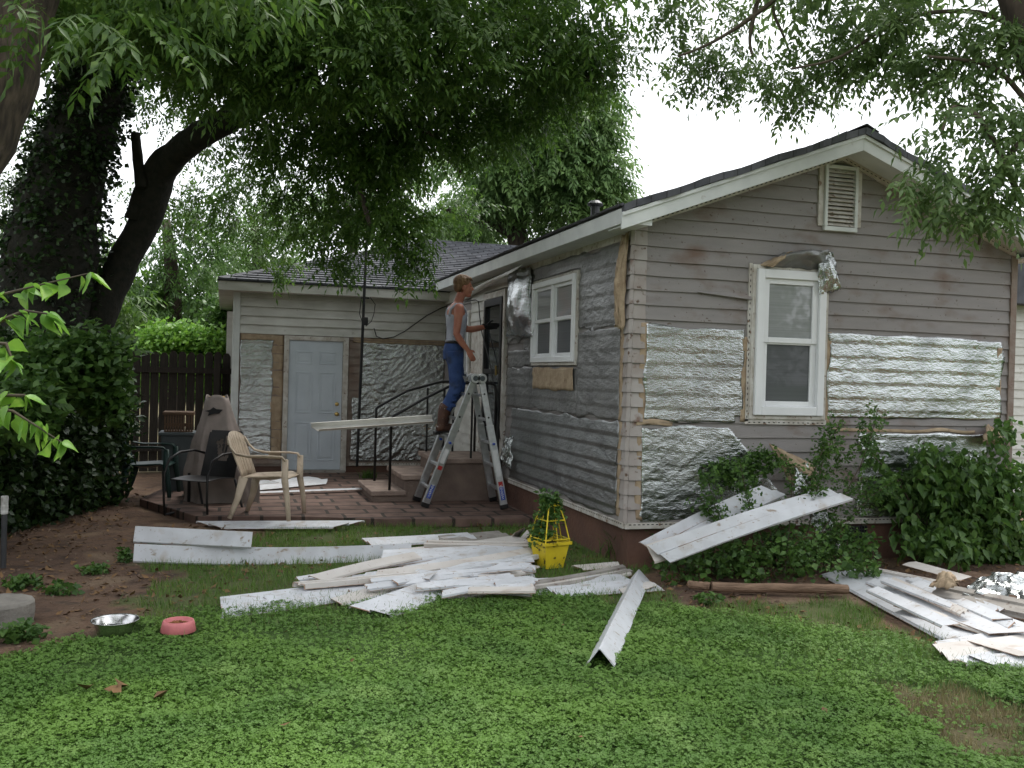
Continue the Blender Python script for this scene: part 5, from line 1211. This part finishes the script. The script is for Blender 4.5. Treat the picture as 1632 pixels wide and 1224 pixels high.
C1 = [(90, 260, 50, 60, 13, 60), (200, 130, 40, 50, 12.5, 50), (330, 60, 120, 60, 9, 160), (250, 30, 110, 60, 8, 230), (130, 130, 45, 60, 11, 50), (380, 70, 120, 90, 7.5, 420), (530, 70, 130, 90, 7.5, 480), (690, 60, 130, 90, 8, 480), (840, 50, 110, 80, 8.5, 380), (930, 100, 60, 60, 9, 160),
      (600, 190, 120, 70, 9, 400), (740, 190, 110, 60, 9.5, 330), (470, 190, 100, 70, 9.5, 330), (860, 150, 80, 60, 9.5, 210), (500, 310, 80, 70, 10, 180), (590, 300, 70, 80, 9.5, 210), (630, 350, 55, 60, 9, 130),
      (540, 400, 45, 45, 9.5, 60), (655, 400, 32, 40, 9, 45), (610, 240, 80, 50, 9, 200), (680, 130, 140, 60, 9.5, 300), (350, 290, 60, 50, 13, 90), (400, 330, 70, 60, 13, 110), (290, 330, 50, 60, 13, 70), (420, 250, 60, 50, 12, 90),
      (320, 130, 90, 50, 11, 170), (250, 170, 50, 40, 12, 50), (30, 290, 55, 40, 12, 70), (60, 190, 35, 50, 12, 35), (215, 300, 30, 30, 13, 22), (150, 20, 140, 30, 7, 160), (40, 30, 60, 50, 9, 100), (330, 220, 45, 40, 12, 45),
      (440, 400, 50, 45, 13, 50), (740, 330, 45, 40, 14, 60), (960, 60, 50, 60, 9, 90)]
P = clumps_pts(C1, 1.3)
P_shade = np.concatenate([clumps_pts([(100, -120, 300, 90, 8, 600, 2), (500, -130, 300, 100, 8, 500, 2.0), (850, -110, 200, 80, 9, 180, 1.5), (600, -500, 500, 200, 9, 700, 3), (100, -500, 400, 200, 9, 500, 3)]),
    ellp((.2, 11.9, 7.2), (3.6, 3.0, 1.4), 900), ellp((-1.5, 9.4, 6.6), (2.6, 2.6, 1.3), 450), ellp((3.0, 11.2, 7.4), (2.2, 3.0, 1.3), 600), ellp((-4, 12, 6), (3, 4, 2), 800)])  # crown out of view, with clumps added overhead to shade the patio
crown('crown', P, PIN, MT['leafd'], t1, size=(.75, 1.2))
crown('crown', P_shade, PIN, MT['leafd'], t1, size=(1.6, 2.3))
# ivy on the trunk
n = 2600; tt = rng.random(n); ks = [(40, 840), (58, 640), (75, 430), (100, 300), (132, 200), (165, 90), (215, -40)]; rs = [.62, .56, .48, .41, .35, .33, .32]
px_ = np.interp(tt*6, range(7), [k[0] for k in ks]); py_ = np.interp(tt*6, range(7), [k[1] for k in ks]); r_ = np.interp(tt*6, range(7), rs)
Pc = np.array([list(AT(a, b, D1)) for a, b in zip(px_, py_)]); th = rng.random(n)*6.283; Pc[:, 0] += np.cos(th)*(r_+.03); Pc[:, 1] += np.sin(th)*(r_+.03)
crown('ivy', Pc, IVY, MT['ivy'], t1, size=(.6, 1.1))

# --- near trunk top left
t2 = thing('tree', 'rough lighter trunk of a near tree leaning in at the top left corner', 'tree', tuple(AT(-420, 1200, 4.6)*1.0))
t2.location.z = 0
tb = Vector(t2.location)
limb([(tb, .42), (AT(-330, 800, 4.8), .36), (AT(-200, 450, 5), .32), (AT(-75, 200, 5.1), .3), (AT(-15, 40, 5.2), .29), (AT(40, -120, 5.3), .27), (AT(120, -400, 5.6), .2)], MT['barkl'], 'trunk', t2, 20, wob=.01)
P = clumps_pts([(180, -160, 260, 90, 5.2, 240), (60, 8, 60, 16, 4.6, 14), (165, 25, 40, 18, 4.4, 9), (235, 55, 35, 25, 4.4, 8), (190, 75, 22, 16, 4.3, 4), (-200, -100, 200, 160, 5, 160), (330, -60, 200, 60, 4.8, 90)])
crown('crown', P, PIN, MT['leafd'], t2, size=(.9, 1.2))

# --- tree behind the house
t3 = thing('tree', 'rounded mid green tree rising behind the house roof', 'tree', tuple(AT(850, 700, 21)))
t3.location.z = 0
limb([(Vector(t3.location), .35), (AT(840, 480, 21), .28), (AT(820, 330, 21), .2), (AT(850, 220, 21), .1)], MT['bark'], 'trunk', t3)
for pth in ([(830, 400), (780, 330), (730, 270), (690, 235)], [(825, 340), (880, 280), (930, 250)], [(830, 380), (760, 350), (700, 330)]):
    limb([(AT(x, y, 21-.3*i), .09-.025*i) for i, (x, y) in enumerate(pth)], MT['bark'], 'branch', t3, 8)
C3 = [(960, 160, 35, 35, 20, 70), (975, 290, 25, 40, 20, 70), (900, 140, 60, 30, 20, 110), (850, 190, 90, 60, 20, 300), (920, 210, 62, 60, 20, 260), (950, 250, 40, 50, 20, 120), (880, 270, 90, 45, 20, 260), (800, 240, 70, 50, 20, 180), (930, 310, 45, 35, 20, 110), (780, 320, 75, 40, 21, 150), (700, 260, 55, 25, 22, 60), (870, 340, 60, 30, 21, 110),
      (720, 350, 60, 30, 22, 90), (810, 290, 60, 30, 20, 100), (760, 370, 40, 20, 22, 50), (960, 200, 20, 25, 20, 30)]
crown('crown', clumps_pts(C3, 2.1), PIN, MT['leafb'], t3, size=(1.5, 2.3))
# --- background trees beyond the fence
def bgtree(px, py0, depth, cl, label, mat, size=(1.6, 2.6), dens=1.0, temps=None):
    t = thing('tree', label, 'tree', tuple(AT(px, 640, depth)), 'trees beyond the fence'); t.location.z = 0
    limb([(Vector(t.location), .28), (AT(px+5, 480, depth), .22), (AT(px-5, py0+20, depth), .1)], MT['bark'], 'trunk', t, 8)
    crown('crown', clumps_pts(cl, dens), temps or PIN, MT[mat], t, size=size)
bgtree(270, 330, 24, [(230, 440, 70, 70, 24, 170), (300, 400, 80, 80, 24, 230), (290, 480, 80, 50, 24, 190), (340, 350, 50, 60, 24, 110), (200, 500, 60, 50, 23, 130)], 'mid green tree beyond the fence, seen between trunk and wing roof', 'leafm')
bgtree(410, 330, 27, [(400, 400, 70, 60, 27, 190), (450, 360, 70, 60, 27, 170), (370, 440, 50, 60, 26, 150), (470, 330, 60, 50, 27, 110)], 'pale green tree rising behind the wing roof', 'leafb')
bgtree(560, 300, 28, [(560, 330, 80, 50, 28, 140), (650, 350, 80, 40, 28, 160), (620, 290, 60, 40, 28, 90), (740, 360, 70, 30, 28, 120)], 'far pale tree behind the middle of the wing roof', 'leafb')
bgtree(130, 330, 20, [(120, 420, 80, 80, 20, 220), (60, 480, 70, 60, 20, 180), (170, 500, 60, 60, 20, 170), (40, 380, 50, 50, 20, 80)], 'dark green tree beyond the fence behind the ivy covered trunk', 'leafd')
t = thing('bush', 'bright yellow green bush showing just over the fence', 'bush', tuple(AT(290, 700, 17.5))); t.location.z = 0
P = clumps_pts([(268, 545, 42, 26, 17.5, 380), (320, 548, 40, 24, 17.5, 330), (250, 585, 60, 40, 17.5, 250), (330, 590, 60, 40, 17.5, 250)]); crown('foliage', P, TUFT, MT['leafyel'], t, size=(.9, 1.3)); 
limb([(Vector(t.location), .06), (AT(290, 600, 17.5), .03)], MT['twig'], 'stem', t, 6)
t = thing('bush', 'grey green bush over the fence next to the wing corner', 'bush', tuple(AT(352, 700, 18.5))); t.location.z = 0
P = clumps_pts([(355, 520, 30, 45, 18.5, 300), (345, 570, 35, 40, 18.5, 200)]); crown('foliage', P, TUFT, MT['leafm'], t, size=(.9, 1.3))
limb([(Vector(t.location), .06), (AT(352, 560, 18.5), .03)], MT['twig'], 'stem', t, 6)
# far wood closing the horizon
Pf = []
for a in np.linspace(-1.25, 1.9, 26):
    r = 46+rng.uniform(-5, 5); c = (r*math.sin(a), r*math.cos(a), rng.uniform(2.5, 4)); Pf.append(ellp(c, (5, 4, rng.uniform(3.2, 5)), 330))
fw = crown('far_wood', np.concatenate(Pf), TUFT, MT['leafm'], None, size=(5, 8), loc=(0, 46, 0)); tag(fw, 'distant trees closing the view behind the houses', 'wood', kind='stuff')
# wood on the camera's side of the yard (seen in the foil as dark green)
Pf = []
for a in np.linspace(2.15, 4.75, 15):
    r = 17+rng.uniform(-2, 2); c = (r*math.sin(a), r*math.cos(a), rng.uniform(2.5, 4)); Pf.append(ellp(c, (2.6, 2.2, rng.uniform(2.6, 3.8)), 1000))
fw = crown('far_wood', np.concatenate(Pf), TUFT, MT['leafd'], None, size=(1.6, 2.7), loc=(0, -17, 0)); tag(fw, 'dark trees along the near side of the yard, mirrored in the foil', 'wood', kind='stuff')

# --- T4: right hand tree, trunk out of frame
t4 = thing('tree', 'tree with pointed dark leaves hanging over the right end of the roof', 'tree', tuple(AT(1960, 900, 6.2))); t4.location.z = 0
limb([(Vector(t4.location), .22), (AT(1900, 600, 6.2), .19), (AT(1760, 300, 6.2), .15), (AT(1650, 90, 6.2), .11), (AT(1610, -20, 6.2), .09), (AT(1580, -200, 6.2), .06)], MT['bark'], 'trunk', t4)
for pth, d0 in (([(1700, 250), (1610, 130), (1560, 100), (1480, 90)], 6), ([(1640, 60), (1560, 20), (1440, 30), (1340, 90), (1260, 110)], 6.6), ([(1632, 330), (1570, 200), (1520, 170), (1500, 215)], 5.8), ([(1650, 200), (1600, 260), (1570, 330), (1560, 390)], 5.8), ([(1440, -40), (1320, -30), (1235, 0), (1250, 60), (1262, 90)], 7.5), ([(1235, 0), (1180, 40), (1130, 70), (1080, 90)], 7.5), ([(1210, -10), (1195, 60), (1200, 90)], 7.5)):
    k = len(pth); limb([(AT(x, y, d0), .017*(1-i/k)+.004) for i, (x, y) in enumerate(pth)], MT['twig'], 'branch', t4, 7)
C4 = [(1110, 70, 60, 45, 8, 105), (1160, 110, 60, 45, 8, 100), (1060, 20, 45, 35, 8, 55), (1180, 30, 40, 40, 8, 35), (1240, 110, 60, 50, 7.5, 110), (1290, 140, 50, 35, 7.5, 80), (1330, 80, 60, 40, 7, 100), (1400, 90, 60, 45, 6.8, 120), (1340, 20, 60, 30, 7, 80), (1430, 30, 60, 35, 6.6, 110),
      (1470, 100, 45, 35, 6.3, 75), (1530, 60, 60, 55, 6.2, 125), (1600, 60, 50, 60, 6, 110), (1550, 130, 50, 40, 6, 60), (1600, 190, 45, 50, 5.8, 75), (1480, 190, 25, 30, 5.6, 18), (1520, 240, 40, 28, 5.6, 38), (1580, 290, 60, 50, 5.6, 90), (1510, 295, 45, 32, 5.6, 45), (1450, 285, 30, 16, 5.6, 16),
      (1560, 335, 45, 26, 5.6, 40), (1510, 335, 24, 24, 5.6, 14), (1620, 240, 30, 60, 5.7, 60), (1250, 170, 35, 20, 7.5, 24), (1100, 130, 30, 25, 8, 22), (1040, 110, 18, 30, 8.5, 14), (1010, 60, 18, 20, 8.5, 10), (1120, 0, 70, 20, 8, 50), (1290, -10, 60, 15, 7.5, 40)]
crown('crown', clumps_pts(C4, .68), PIN, MT['leafgrey'], t4, size=(.7, 1.05))
Pb = clumps_pts([(1500, -140, 250, 80, 6.5, 300, 1.5), (1200, -160, 250, 70, 8, 240, 1.5), (1800, 0, 140, 300, 6.2, 260, 1.2), (1700, -400, 400, 200, 7, 300, 2)])
crown('crown', Pb, PIN, MT['leafgrey'], t4, size=(1.2, 1.7))

# --- ivy hedge on the left fence
hd = thing('ivy', 'mass of dark ivy swallowing the side fence on the left', 'ivy', tuple(G(90, 840, 0)))
n = 6500; A_, B_ = np.array(G(-260, 920, 0)), np.array(G(166, 798, 0)); u = rng.random(n)**.9; hh = rng.random(n)
top = 1.75+.35*np.sin(u*17)*.4+np.array([noise.noise(Vector((a*6, 0, 3))) for a in u])*.5
bul = .28*np.sin(hh*3.0)+.12*np.array([noise.noise(Vector((a*14, b*4, 7))) for a, b in zip(u, hh)])+.1
d = (B_-A_)/np.linalg.norm(B_-A_); nrm = np.array([d[1], -d[0], 0]); P = A_+(B_-A_)*u[:, None]+nrm*(bul*rng.uniform(-.5, 1.1, n))[:, None]; P[:, 2] = hh*top
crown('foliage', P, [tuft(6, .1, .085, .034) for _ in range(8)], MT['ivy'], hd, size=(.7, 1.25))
n = 900; P = clumps_pts([(130, 560, 75, 35, 8.6, 330), (180, 625, 20, 50, 8.8, 130), (60, 600, 60, 60, 8.2, 250), (150, 610, 50, 50, 8.7, 200), (30, 650, 60, 60, 7.6, 200)]); crown('foliage', P, [tuft(6, .1, .09, .038) for _ in range(8)], MT['leafm'], hd, size=(.7, 1.2))
# --- sapling with bright leaves close on the left
sp = thing('sapling', 'close sapling branches with bright heart shaped leaves at the left edge', 'sapling', tuple(G(-320, 1400, 0)))
lv = []; R_s = []; mbb = MB(); lw_ = []
stems = [[(-300, 800, 3.2), (-120, 560, 3.1), (0, 470, 3.1), (60, 455, 3.1), (140, 436, 3.15)], [(-150, 620, 2.8), (-20, 520, 2.8), (40, 495, 2.8), (75, 500, 2.8)], [(-200, 760, 2.9), (-40, 650, 2.9), (20, 655, 2.9), (60, 680, 2.9), (98, 705, 2.9)], [(-100, 700, 3.1), (0, 630, 3.1), (40, 630, 3.1)], [(-100, 600, 2.6), (-30, 545, 2.6), (10, 548, 2.6), (20, 575, 2.6)]]
def heart(Ln=.07, W_=.026, dr=.35):
    c = [(-0.0, 0), (.12, .75), (.3, 1), (.55, .72), (.8, .25), (1, 0)]; v = []; q_ = []
    for x, y in c:
        z = -dr*Ln*x*x
        v += [[x*Ln, y*W_, z+.12*W_*y], [x*Ln, 0, z-.25*W_*(y > 0)], [x*Ln, -y*W_, z+.12*W_*y]]
    for i in range(len(c)-1): b = 3*i; q_ += [[b, b+1, b+4, b+3], [b+1, b+2, b+5, b+4]]
    return np.array(v)@np.array([[.8, 0, -.6], [0, 1, 0], [.6, 0, .8]]), np.array(q_)
LT = [heart(.075, .027, d_) for d_ in (.2, .4, .6)]+[heart(.055, .02, .4)]
hvL = []
for st_ in stems:
    pts = [AT(*q_) for q_ in st_]; mbb.tube(pts, [.012, .008, .005, .003, .002][:len(pts)] , 6)
    for i in range(1, len(pts)-1):
        for k in range(6):
            p = pts[i]+(pts[i+1]-pts[i])*(k/6)+Vector([random.uniform(-.02, .02) for _ in range(3)]); hvL.append((p, random.uniform(0, 6.28)))
    for k in range(3): hvL.append((pts[-1], random.uniform(-.8, .8)))
mbb.tube([Vector(sp.location), AT(-300, 800, 3.2)], [.02, .012], 8); mbb.build('stem', MT['twig'], sp)
P = np.array([list(h_[0]) for h_ in hvL]); n = len(P); V, Q = instance(LT, P, rotm(np.array([h_[1] for h_ in hvL]), rng.uniform(-.5, .8, n), rng.normal(0, .5, n)), rng.uniform(.6, 1.15, n))
npmesh('leaves', V, Q, MT['leafyel'], sp)

# --- bushes along the house
def stem_bush(name, label, cat, base, stems, mat, temps, per=9, size=(.7, 1.1), extra=None, rad=.006, spread=.03, fname='foliage', stemmat='twig'):
    t = thing(name, label, cat, tuple(base)); mb = MB(); P = []
    for st_ in stems:
        pts = [Vector(q_) for q_ in st_]; mb.tube(pts, [rad*(1-.7*i/len(pts)) for i in range(len(pts))], 5)
        for i in range(len(pts)-1):
            for k in range(per): P.append(list(pts[i]+(pts[i+1]-pts[i])*random.random()+Vector([random.gauss(0, spread) for _ in range(3)])))
    P = np.array(P); 
    if extra is not None: P = np.concatenate([P, extra])
    mb.build('stem', MT[stemmat], t); crown(fname, P, temps, MT[mat], t, size=size); return t
ROSE = [tuft(5, .035, .035, .014) for _ in range(6)]
yb = 6.75; S = lambda L_, Y=yb: [PY(x, y, Y+random.uniform(-.05, .05)) for x, y in L_]
stem_bush('rose_bush', 'tall thin rose bush with arching stems in front of the leaning panels', 'bush', G(1250, 935), [
    S([(1268, 930), (1285, 860), (1300, 790), (1310, 740), (1330, 690), (1345, 665)]), S([(1290, 880), (1340, 800), (1372, 740), (1390, 690), (1400, 650)]), S([(1310, 850), (1350, 830), (1390, 790), (1420, 770)]),
    S([(1215, 930), (1180, 870), (1140, 810), (1130, 770), (1120, 740)]), S([(1240, 930), (1200, 830), (1190, 790), (1180, 740)]), S([(1250, 920), (1260, 820), (1262, 760), (1250, 730)]), S([(1300, 800), (1290, 770), (1310, 720), (1320, 700)]),
    S([(1160, 850), (1130, 815), (1115, 790)]), S([(1270, 900), (1320, 870), (1345, 845)])], 'leafm', ROSE, per=26, size=(.8, 1.3), spread=.04,
    extra=clumps_pts([(1180, 755, 40, 28, 8.15, 170, .12), (1215, 735, 35, 22, 8.15, 130, .12), (1330, 730, 35, 45, 8.3, 70, .1), (1380, 700, 25, 45, 8.3, 55, .1), (1150, 745, 25, 18, 8.1, 40, .1), (1390, 780, 40, 30, 8.2, 50, .1), (1345, 780, 30, 20, 8.1, 20, .1)]))
stem_bush('weeds', 'leafy weeds and vines filling the flower bed behind the timber edging', 'plants', G(1200, 930), [(lambda b: [b, b+Vector((random.uniform(-.05, .05), .02, .13)), b+Vector((random.uniform(-.1, .1), .02, random.uniform(.18, .32)))])(G(x, random.uniform(898, 918))) for x in range(1050, 1400, 11)], 'weed', [tuft(5, .05, .03, .013) for _ in range(4)]+[tuft(5, .06, .07, .03) for _ in range(4)], per=7, spread=.05,
    extra=clumps_pts([(1090, 900, 50, 26, 7.5, 60, .15), (1180, 890, 60, 34, 7.5, 70, .15), (1290, 885, 60, 40, 7.5, 70, .15), (1250, 870, 70, 34, 7.8, 60, .12), (1375, 905, 30, 14, 7.6, 40, .1), (1350, 870, 50, 26, 7.9, 50, .1)]))
BIG = [merge([leaflet([random.uniform(-.08, .08), random.uniform(-.08, .08), random.uniform(-.05, .05)], *(lambda a: (np.array([math.cos(a)*.8, math.sin(a)*.8, -.6]), np.array([math.cos(a)*.6, math.sin(a)*.6, .8])))(i*1.6+random.random()), random.choice([.06, .08, .1, .13])*random.uniform(.7, 1.1), .026, fold=.2, droop=.25, wpos=.42) for i in range(4)]) for _ in range(8)]
def RS(): return [(lambda b, dx: [b, b+Vector((dx*.3, .0, .35)), b+Vector((dx*.7, random.uniform(-.1, .1), .75)), b+Vector((dx, random.uniform(-.15, .1), random.uniform(.7, 1.3)-abs(dx)*.4))])(G(1570+random.uniform(-90, 60), 893), random.uniform(-.8, .6)) for _ in range(26)]
stem_bush('broadleaf_bush', 'dense broad leaved bush against the right end of the gable wall', 'bush', G(1540, 905), RS(), 'leafm', BIG, per=16, size=(.8, 1.3), spread=.06, rad=.01,
    extra=clumps_pts([(1540, 765, 60, 45, 8.6, 40, .25), (1600, 740, 45, 50, 8.7, 45, .25), (1480, 820, 55, 42, 8.5, 30, .25), (1560, 830, 70, 40, 8.4, 40, .25), (1620, 810, 45, 60, 8.5, 45, .25), (1500, 765, 30, 22, 8.6, 30, .15), (1600, 690, 25, 22, 8.7, 16, .1), (1500, 870, 70, 22, 8.2, 70, .2), (1450, 850, 20, 30, 8.3, 16, .1)]))
# strap leaf clumps at the corner
def strap(label, c, n, h, r):
    t = MB(); c = Vector(c)
    for i in range(n):
        a = random.uniform(0, 6.28); L_ = h*random.uniform(.6, 1.1); b = c+Vector((random.gauss(0, r), random.gauss(0, r*.6), 0)); dr = Vector((math.cos(a), math.sin(a), 0)); sd = Vector((-dr.y, dr.x, 0)); ro = random.uniform(.5, 1.0); prev = None
        for k in range(6):
            u = k/5; p = b+dr*(ro*L_*u*u*.9)+ZZ*(L_*(u-.45*u*u*ro)); wv_ = sd*.006*(1-u*.9); cur = (p-wv_, p+wv_)
            if prev: t.add([prev[0], prev[1], cur[1], cur[0]], [(0, 1, 2, 3)])
            prev = cur
    return tag(t.build('grass_clump', MT['leafd'], loc=tuple(c)), label, 'plant')
strap('arching dark grass clump left of the house corner', G(1000, 888), 200, .34, .12); strap('smaller arching grass clump under the corner foil', G(1050, 893), 130, .26, .06)
strap('low dark plant beside the foundation near the handrail posts', G(588, 762, .07), 90, .2, .045)
# seedlings on the dirt
def weedp(px, py, r, n, label, mat='weed'):
    c = G(px, py, .0); t = crown('weed', ellp(tuple(c+Vector((0, 0, .04))), (r, r, .05), n), [tuft(5, .02, .045, .02) for _ in range(4)], MT[mat], None, size=(.7, 1.2), loc=tuple(c)); tag(t, label, 'weed', None)
dlv = []
for k_, (px, py) in enumerate(((165, 1098), (180, 1104), (205, 1092), (150, 1090), (250, 1102))):
    c = G(px, py, .05); V, Q = instance([leaf_t for leaf_t in [merge([leaflet([0, 0, 0], np.array([1, 0, .1]), np.array([-.1, 0, 1]), .09, .03, fold=.6, droop=-.2)])]], np.array([list(c)]), rotm(np.array([k_*1.3]), np.array([.1]), np.array([.3])), np.array([.8+.1*k_]))
    tag(npmesh('dead_leaf', V, Q, MT['litter'], None, tuple(c)), 'curled brown leaf of the little cluster on the clover before the bowls', 'leaf', 'dead leaves on the clover')
weedp(200, 893, .07, 26, 'small green weed on the dirt by the standing strip'); weedp(150, 912, .1, 30, 'low green weed on the dirt path'); weedp(35, 935, .12, 40, 'green weed behind the round concrete block'); weedp(30, 1020, .14, 70, 'green weed in front of the round concrete block')
weedp(95, 945, .12, 30, 'thin weed right of the round concrete block'); weedp(245, 868, .06, 12, 'tiny weed behind the standing strip'); weedp(1130, 962, .1, 20, 'small weed before the timber edging')

# ================================================================== lawn: clover, grass, litter
def scat(n, x0, x1, y0, y1):
    """more points near the camera"""
    x = rng.uniform(x0, x1, n); y = rng.uniform(y0, y1, n); return x, y
def visible(x, y, mrg=60):
    fw_ = x*FW.x+y*FW.y; r_ = x*R0.x+y*R0.y; px = CXP+FPX*r_/np.maximum(fw_, .1); return (fw_ > 2.6) & (px > -mrg) & (px < 1632+mrg)
def gz(x, y): return gheight(x, y)-.012
x, y = scat(800000, -3, 9, 2.0, 8.6); k = visible(x, y); x, y = x[k], y[k]
fw_ = x*FW.x+y*FW.y; k = rng.random(len(x)) < np.clip((5.0/fw_)**1.6, .25, 1); x, y = x[k], y[k]
jl = vnoise(x, y, 2.2, 3.1)*.28; j2 = vnoise(y, x, 6.5, 8.1)*.1
c_ = in_poly(x+jl+j2, y+jl*.9-j2, P_CLOVER); dm = in_poly(x+jl*1.4, y+jl*1.4, P_DRY); right = np.clip((x-3.1)/1.5, 0, 1)*np.clip((y-4.0)/1.0, 0, 1)
thin = vnoise(x, y, 1.3, 4.4); k = c_ & ~(dm & (rng.random(len(x)) < .93)) & (rng.random(len(x)) > right*.85) & (rng.random(len(x)) < np.clip(1.05+thin*1.2, .35, 1))
k &= ((x-sb.x)**2+(y-sb.y+.05)**2 > .17**2) & ((x-pb.x)**2+(y-pb.y+.04)**2 > .13**2); x, y = x[k], y[k]; n = len(x); print('clover', n)
zz = gz(x, y)+.022+.022*np.clip(.5+vnoise(x, y, 5, 2.2), 0, 1)+rng.uniform(-.012, .012, n)
V, Q = instance([clover_t() for _ in range(12)], np.stack([x, y, zz], 1), rotm(rng.random(n)*6.28, rng.normal(0, .35, n), rng.normal(0, .35, n)), rng.uniform(.5, 1.1, n))
tag(npmesh('clover', V, Q, MT['clover'], None, (1.5, 4, 0)), 'thick green clover carpeting the front of the yard', 'ground cover', kind='stuff')
def blades(name, n, box, pick, mat, lab, hs=(.5, 1.2)):
    x, y = scat(n, *box); k = visible(x, y); x, y = x[k], y[k]; k = pick(x, y); x, y = x[k], y[k]; n = len(x); print(name, n)
    V, Q = instance([blade_t(.075, .0026) for _ in range(10)], np.stack([x, y, gz(x, y)], 1), rotm(rng.random(n)*6.28, rng.normal(0, .2, n), rng.normal(0, .2, n)), rng.uniform(hs[0], hs[1], n))
    tag(npmesh(name, V, Q, MT[mat], None, (1.5, 5, 0)), lab, 'ground cover', kind='stuff')
def inb(x, y): return ((x > 3.26) & (y > YG-.02)) | ((y > 10) & (x > -.9))
def pg(x, y):
    j = vnoise(x, y, 2.2, 3.1)*.28; g = in_poly(x+j, y+j*.9, P_GRASS); c = in_poly(x+j, y+j*.9, P_CLOVER); t = vnoise(x, y, 2.7, 9.9)+vnoise(x, y, 9, 1.9)*.4; rr_ = np.clip((x-2.6)/1.2, 0, 1)*np.clip((y-3.8)/.8, 0, 1)
    return ((g & (t > -.28)) | (c & (rng.random(len(x)) < .06+rr_*.9))) & ~inb(x, y) & ~(in_poly(x+j*1.4, y+j*1.4, P_DRY) & (rng.random(len(x)) < .85))
blades('grass', 230000, (-3, 9, 2.2, 11), pg, 'grass', 'short green grass between the debris and along the clover', (.45, 1.15))
def pd(x, y):
    j = vnoise(x, y, 2.2, 3.1)*.28; return (in_poly(x+j*1.4, y+j*1.4, P_DRY) & (vnoise(x, y, 4, 3) > -.3)) | (in_poly(x+j, y+j, P_GRASS) & (rng.random(len(x)) < .035))
blades('dry_grass', 200000, (-1, 7, 2.5, 8), pd, 'drygrass', 'dry straw coloured grass at the bare patch on the right', (.4, .9))
# litter
x, y = scat(22000, -4, 9, 3.5, 13); k = visible(x, y) & ~inb(x, y); x, y = x[k], y[k]; c_ = in_poly(x, y, P_CLOVER); hdg = (vnoise(x, y, 1.1, 6) > .0); k = np.where(c_, rng.random(len(x)) < .006, np.where(hdg | (x < -1.2), rng.random(len(x)) < .6, rng.random(len(x)) < .12)); x, y = x[k], y[k]
n = len(x); lt_ = [merge([leaflet([0, 0, 0], np.array([1, 0, .1]), np.array([-.1, 0, 1]), .06, .015, fold=.4, droop=random.uniform(-.2, .3))]) for _ in range(5)]
V, Q = instance(lt_, np.stack([x, y, gz(x, y)+np.where(in_poly(x, y, P_CLOVER), .05, .01)], 1), rotm(rng.random(n)*6.28, rng.normal(0, .3, n), rng.normal(0, .4, n)), rng.uniform(.5, 1.3, n))
tag(npmesh('leaf_litter', V, Q, MT['litter'], None, (0, 7, 0)), 'brown dead leaves scattered over the dirt', 'leaf litter', kind='stuff')

x, y = scat(5000, -5, 9, 4, 12); fwx = x*FW.x+y*FW.y; k = (fwx > 3) & ~in_poly(x, y, P_CLOVER) & ~((x > 3.2) & (y > YG-.05)) & ~((y > 9.5) & (x > -1)); x, y = x[k], y[k]
mbs = MB().ell((0, 0, 0), (.012, .009, .006), 6, 4); SV = np.array([list(v_) for v_ in mbs.v]); SQ = np.array(mbs.f)
V, Q = instance([(SV, SQ), (SV*np.array([1.6, .8, 1.2]), SQ), (SV*.6, SQ)], np.stack([x, y, gheight(x, y)-.01], 1), rotm(rng.random(len(x))*6.28, rng.normal(0, .3, len(x)), rng.normal(0, .3, len(x))), rng.uniform(.4, 1.8, len(x)))
tag(npmesh('pebbles', V, Q, MT['clod'], None, (0, 7, 0)), 'small clods and pebbles scattered over the bare dirt', 'pebbles', kind='stuff')
TW = []
for _ in range(6):
    a = np.array([0, 0, 0.]); b = np.array([.1, random.uniform(-.02, .02), .006]); c = np.array([.2, random.uniform(-.04, .04), .0]); w_ = np.array([0, .0025, 0]); h_ = np.array([0, 0, .004]); TW.append((np.array([a-w_, a+w_, b-w_+h_, b+w_+h_, c-w_*.5, c+w_*.5]), np.array([[0, 1, 3, 2], [2, 3, 5, 4]])))
x, y = scat(420, -5, 4, 5, 12); k = ~in_poly(x, y, P_CLOVER) & ~((y > 9.5) & (x > -1)) & ~((x > 3.2) & (y > YG-.05)); x, y = x[k], y[k]; n = len(x)
V, Q = instance(TW, np.stack([x, y, gheight(x, y)], 1), rotm(rng.random(n)*6.28, rng.normal(0, .05, n), rng.normal(0, .05, n)), rng.uniform(.5, 1.6, n))
tag(npmesh('fallen_twigs', V, Q, MT['twig'], None, (-1, 8, 0)), 'thin fallen twigs lying on the shaded dirt', 'twigs', kind='stuff')
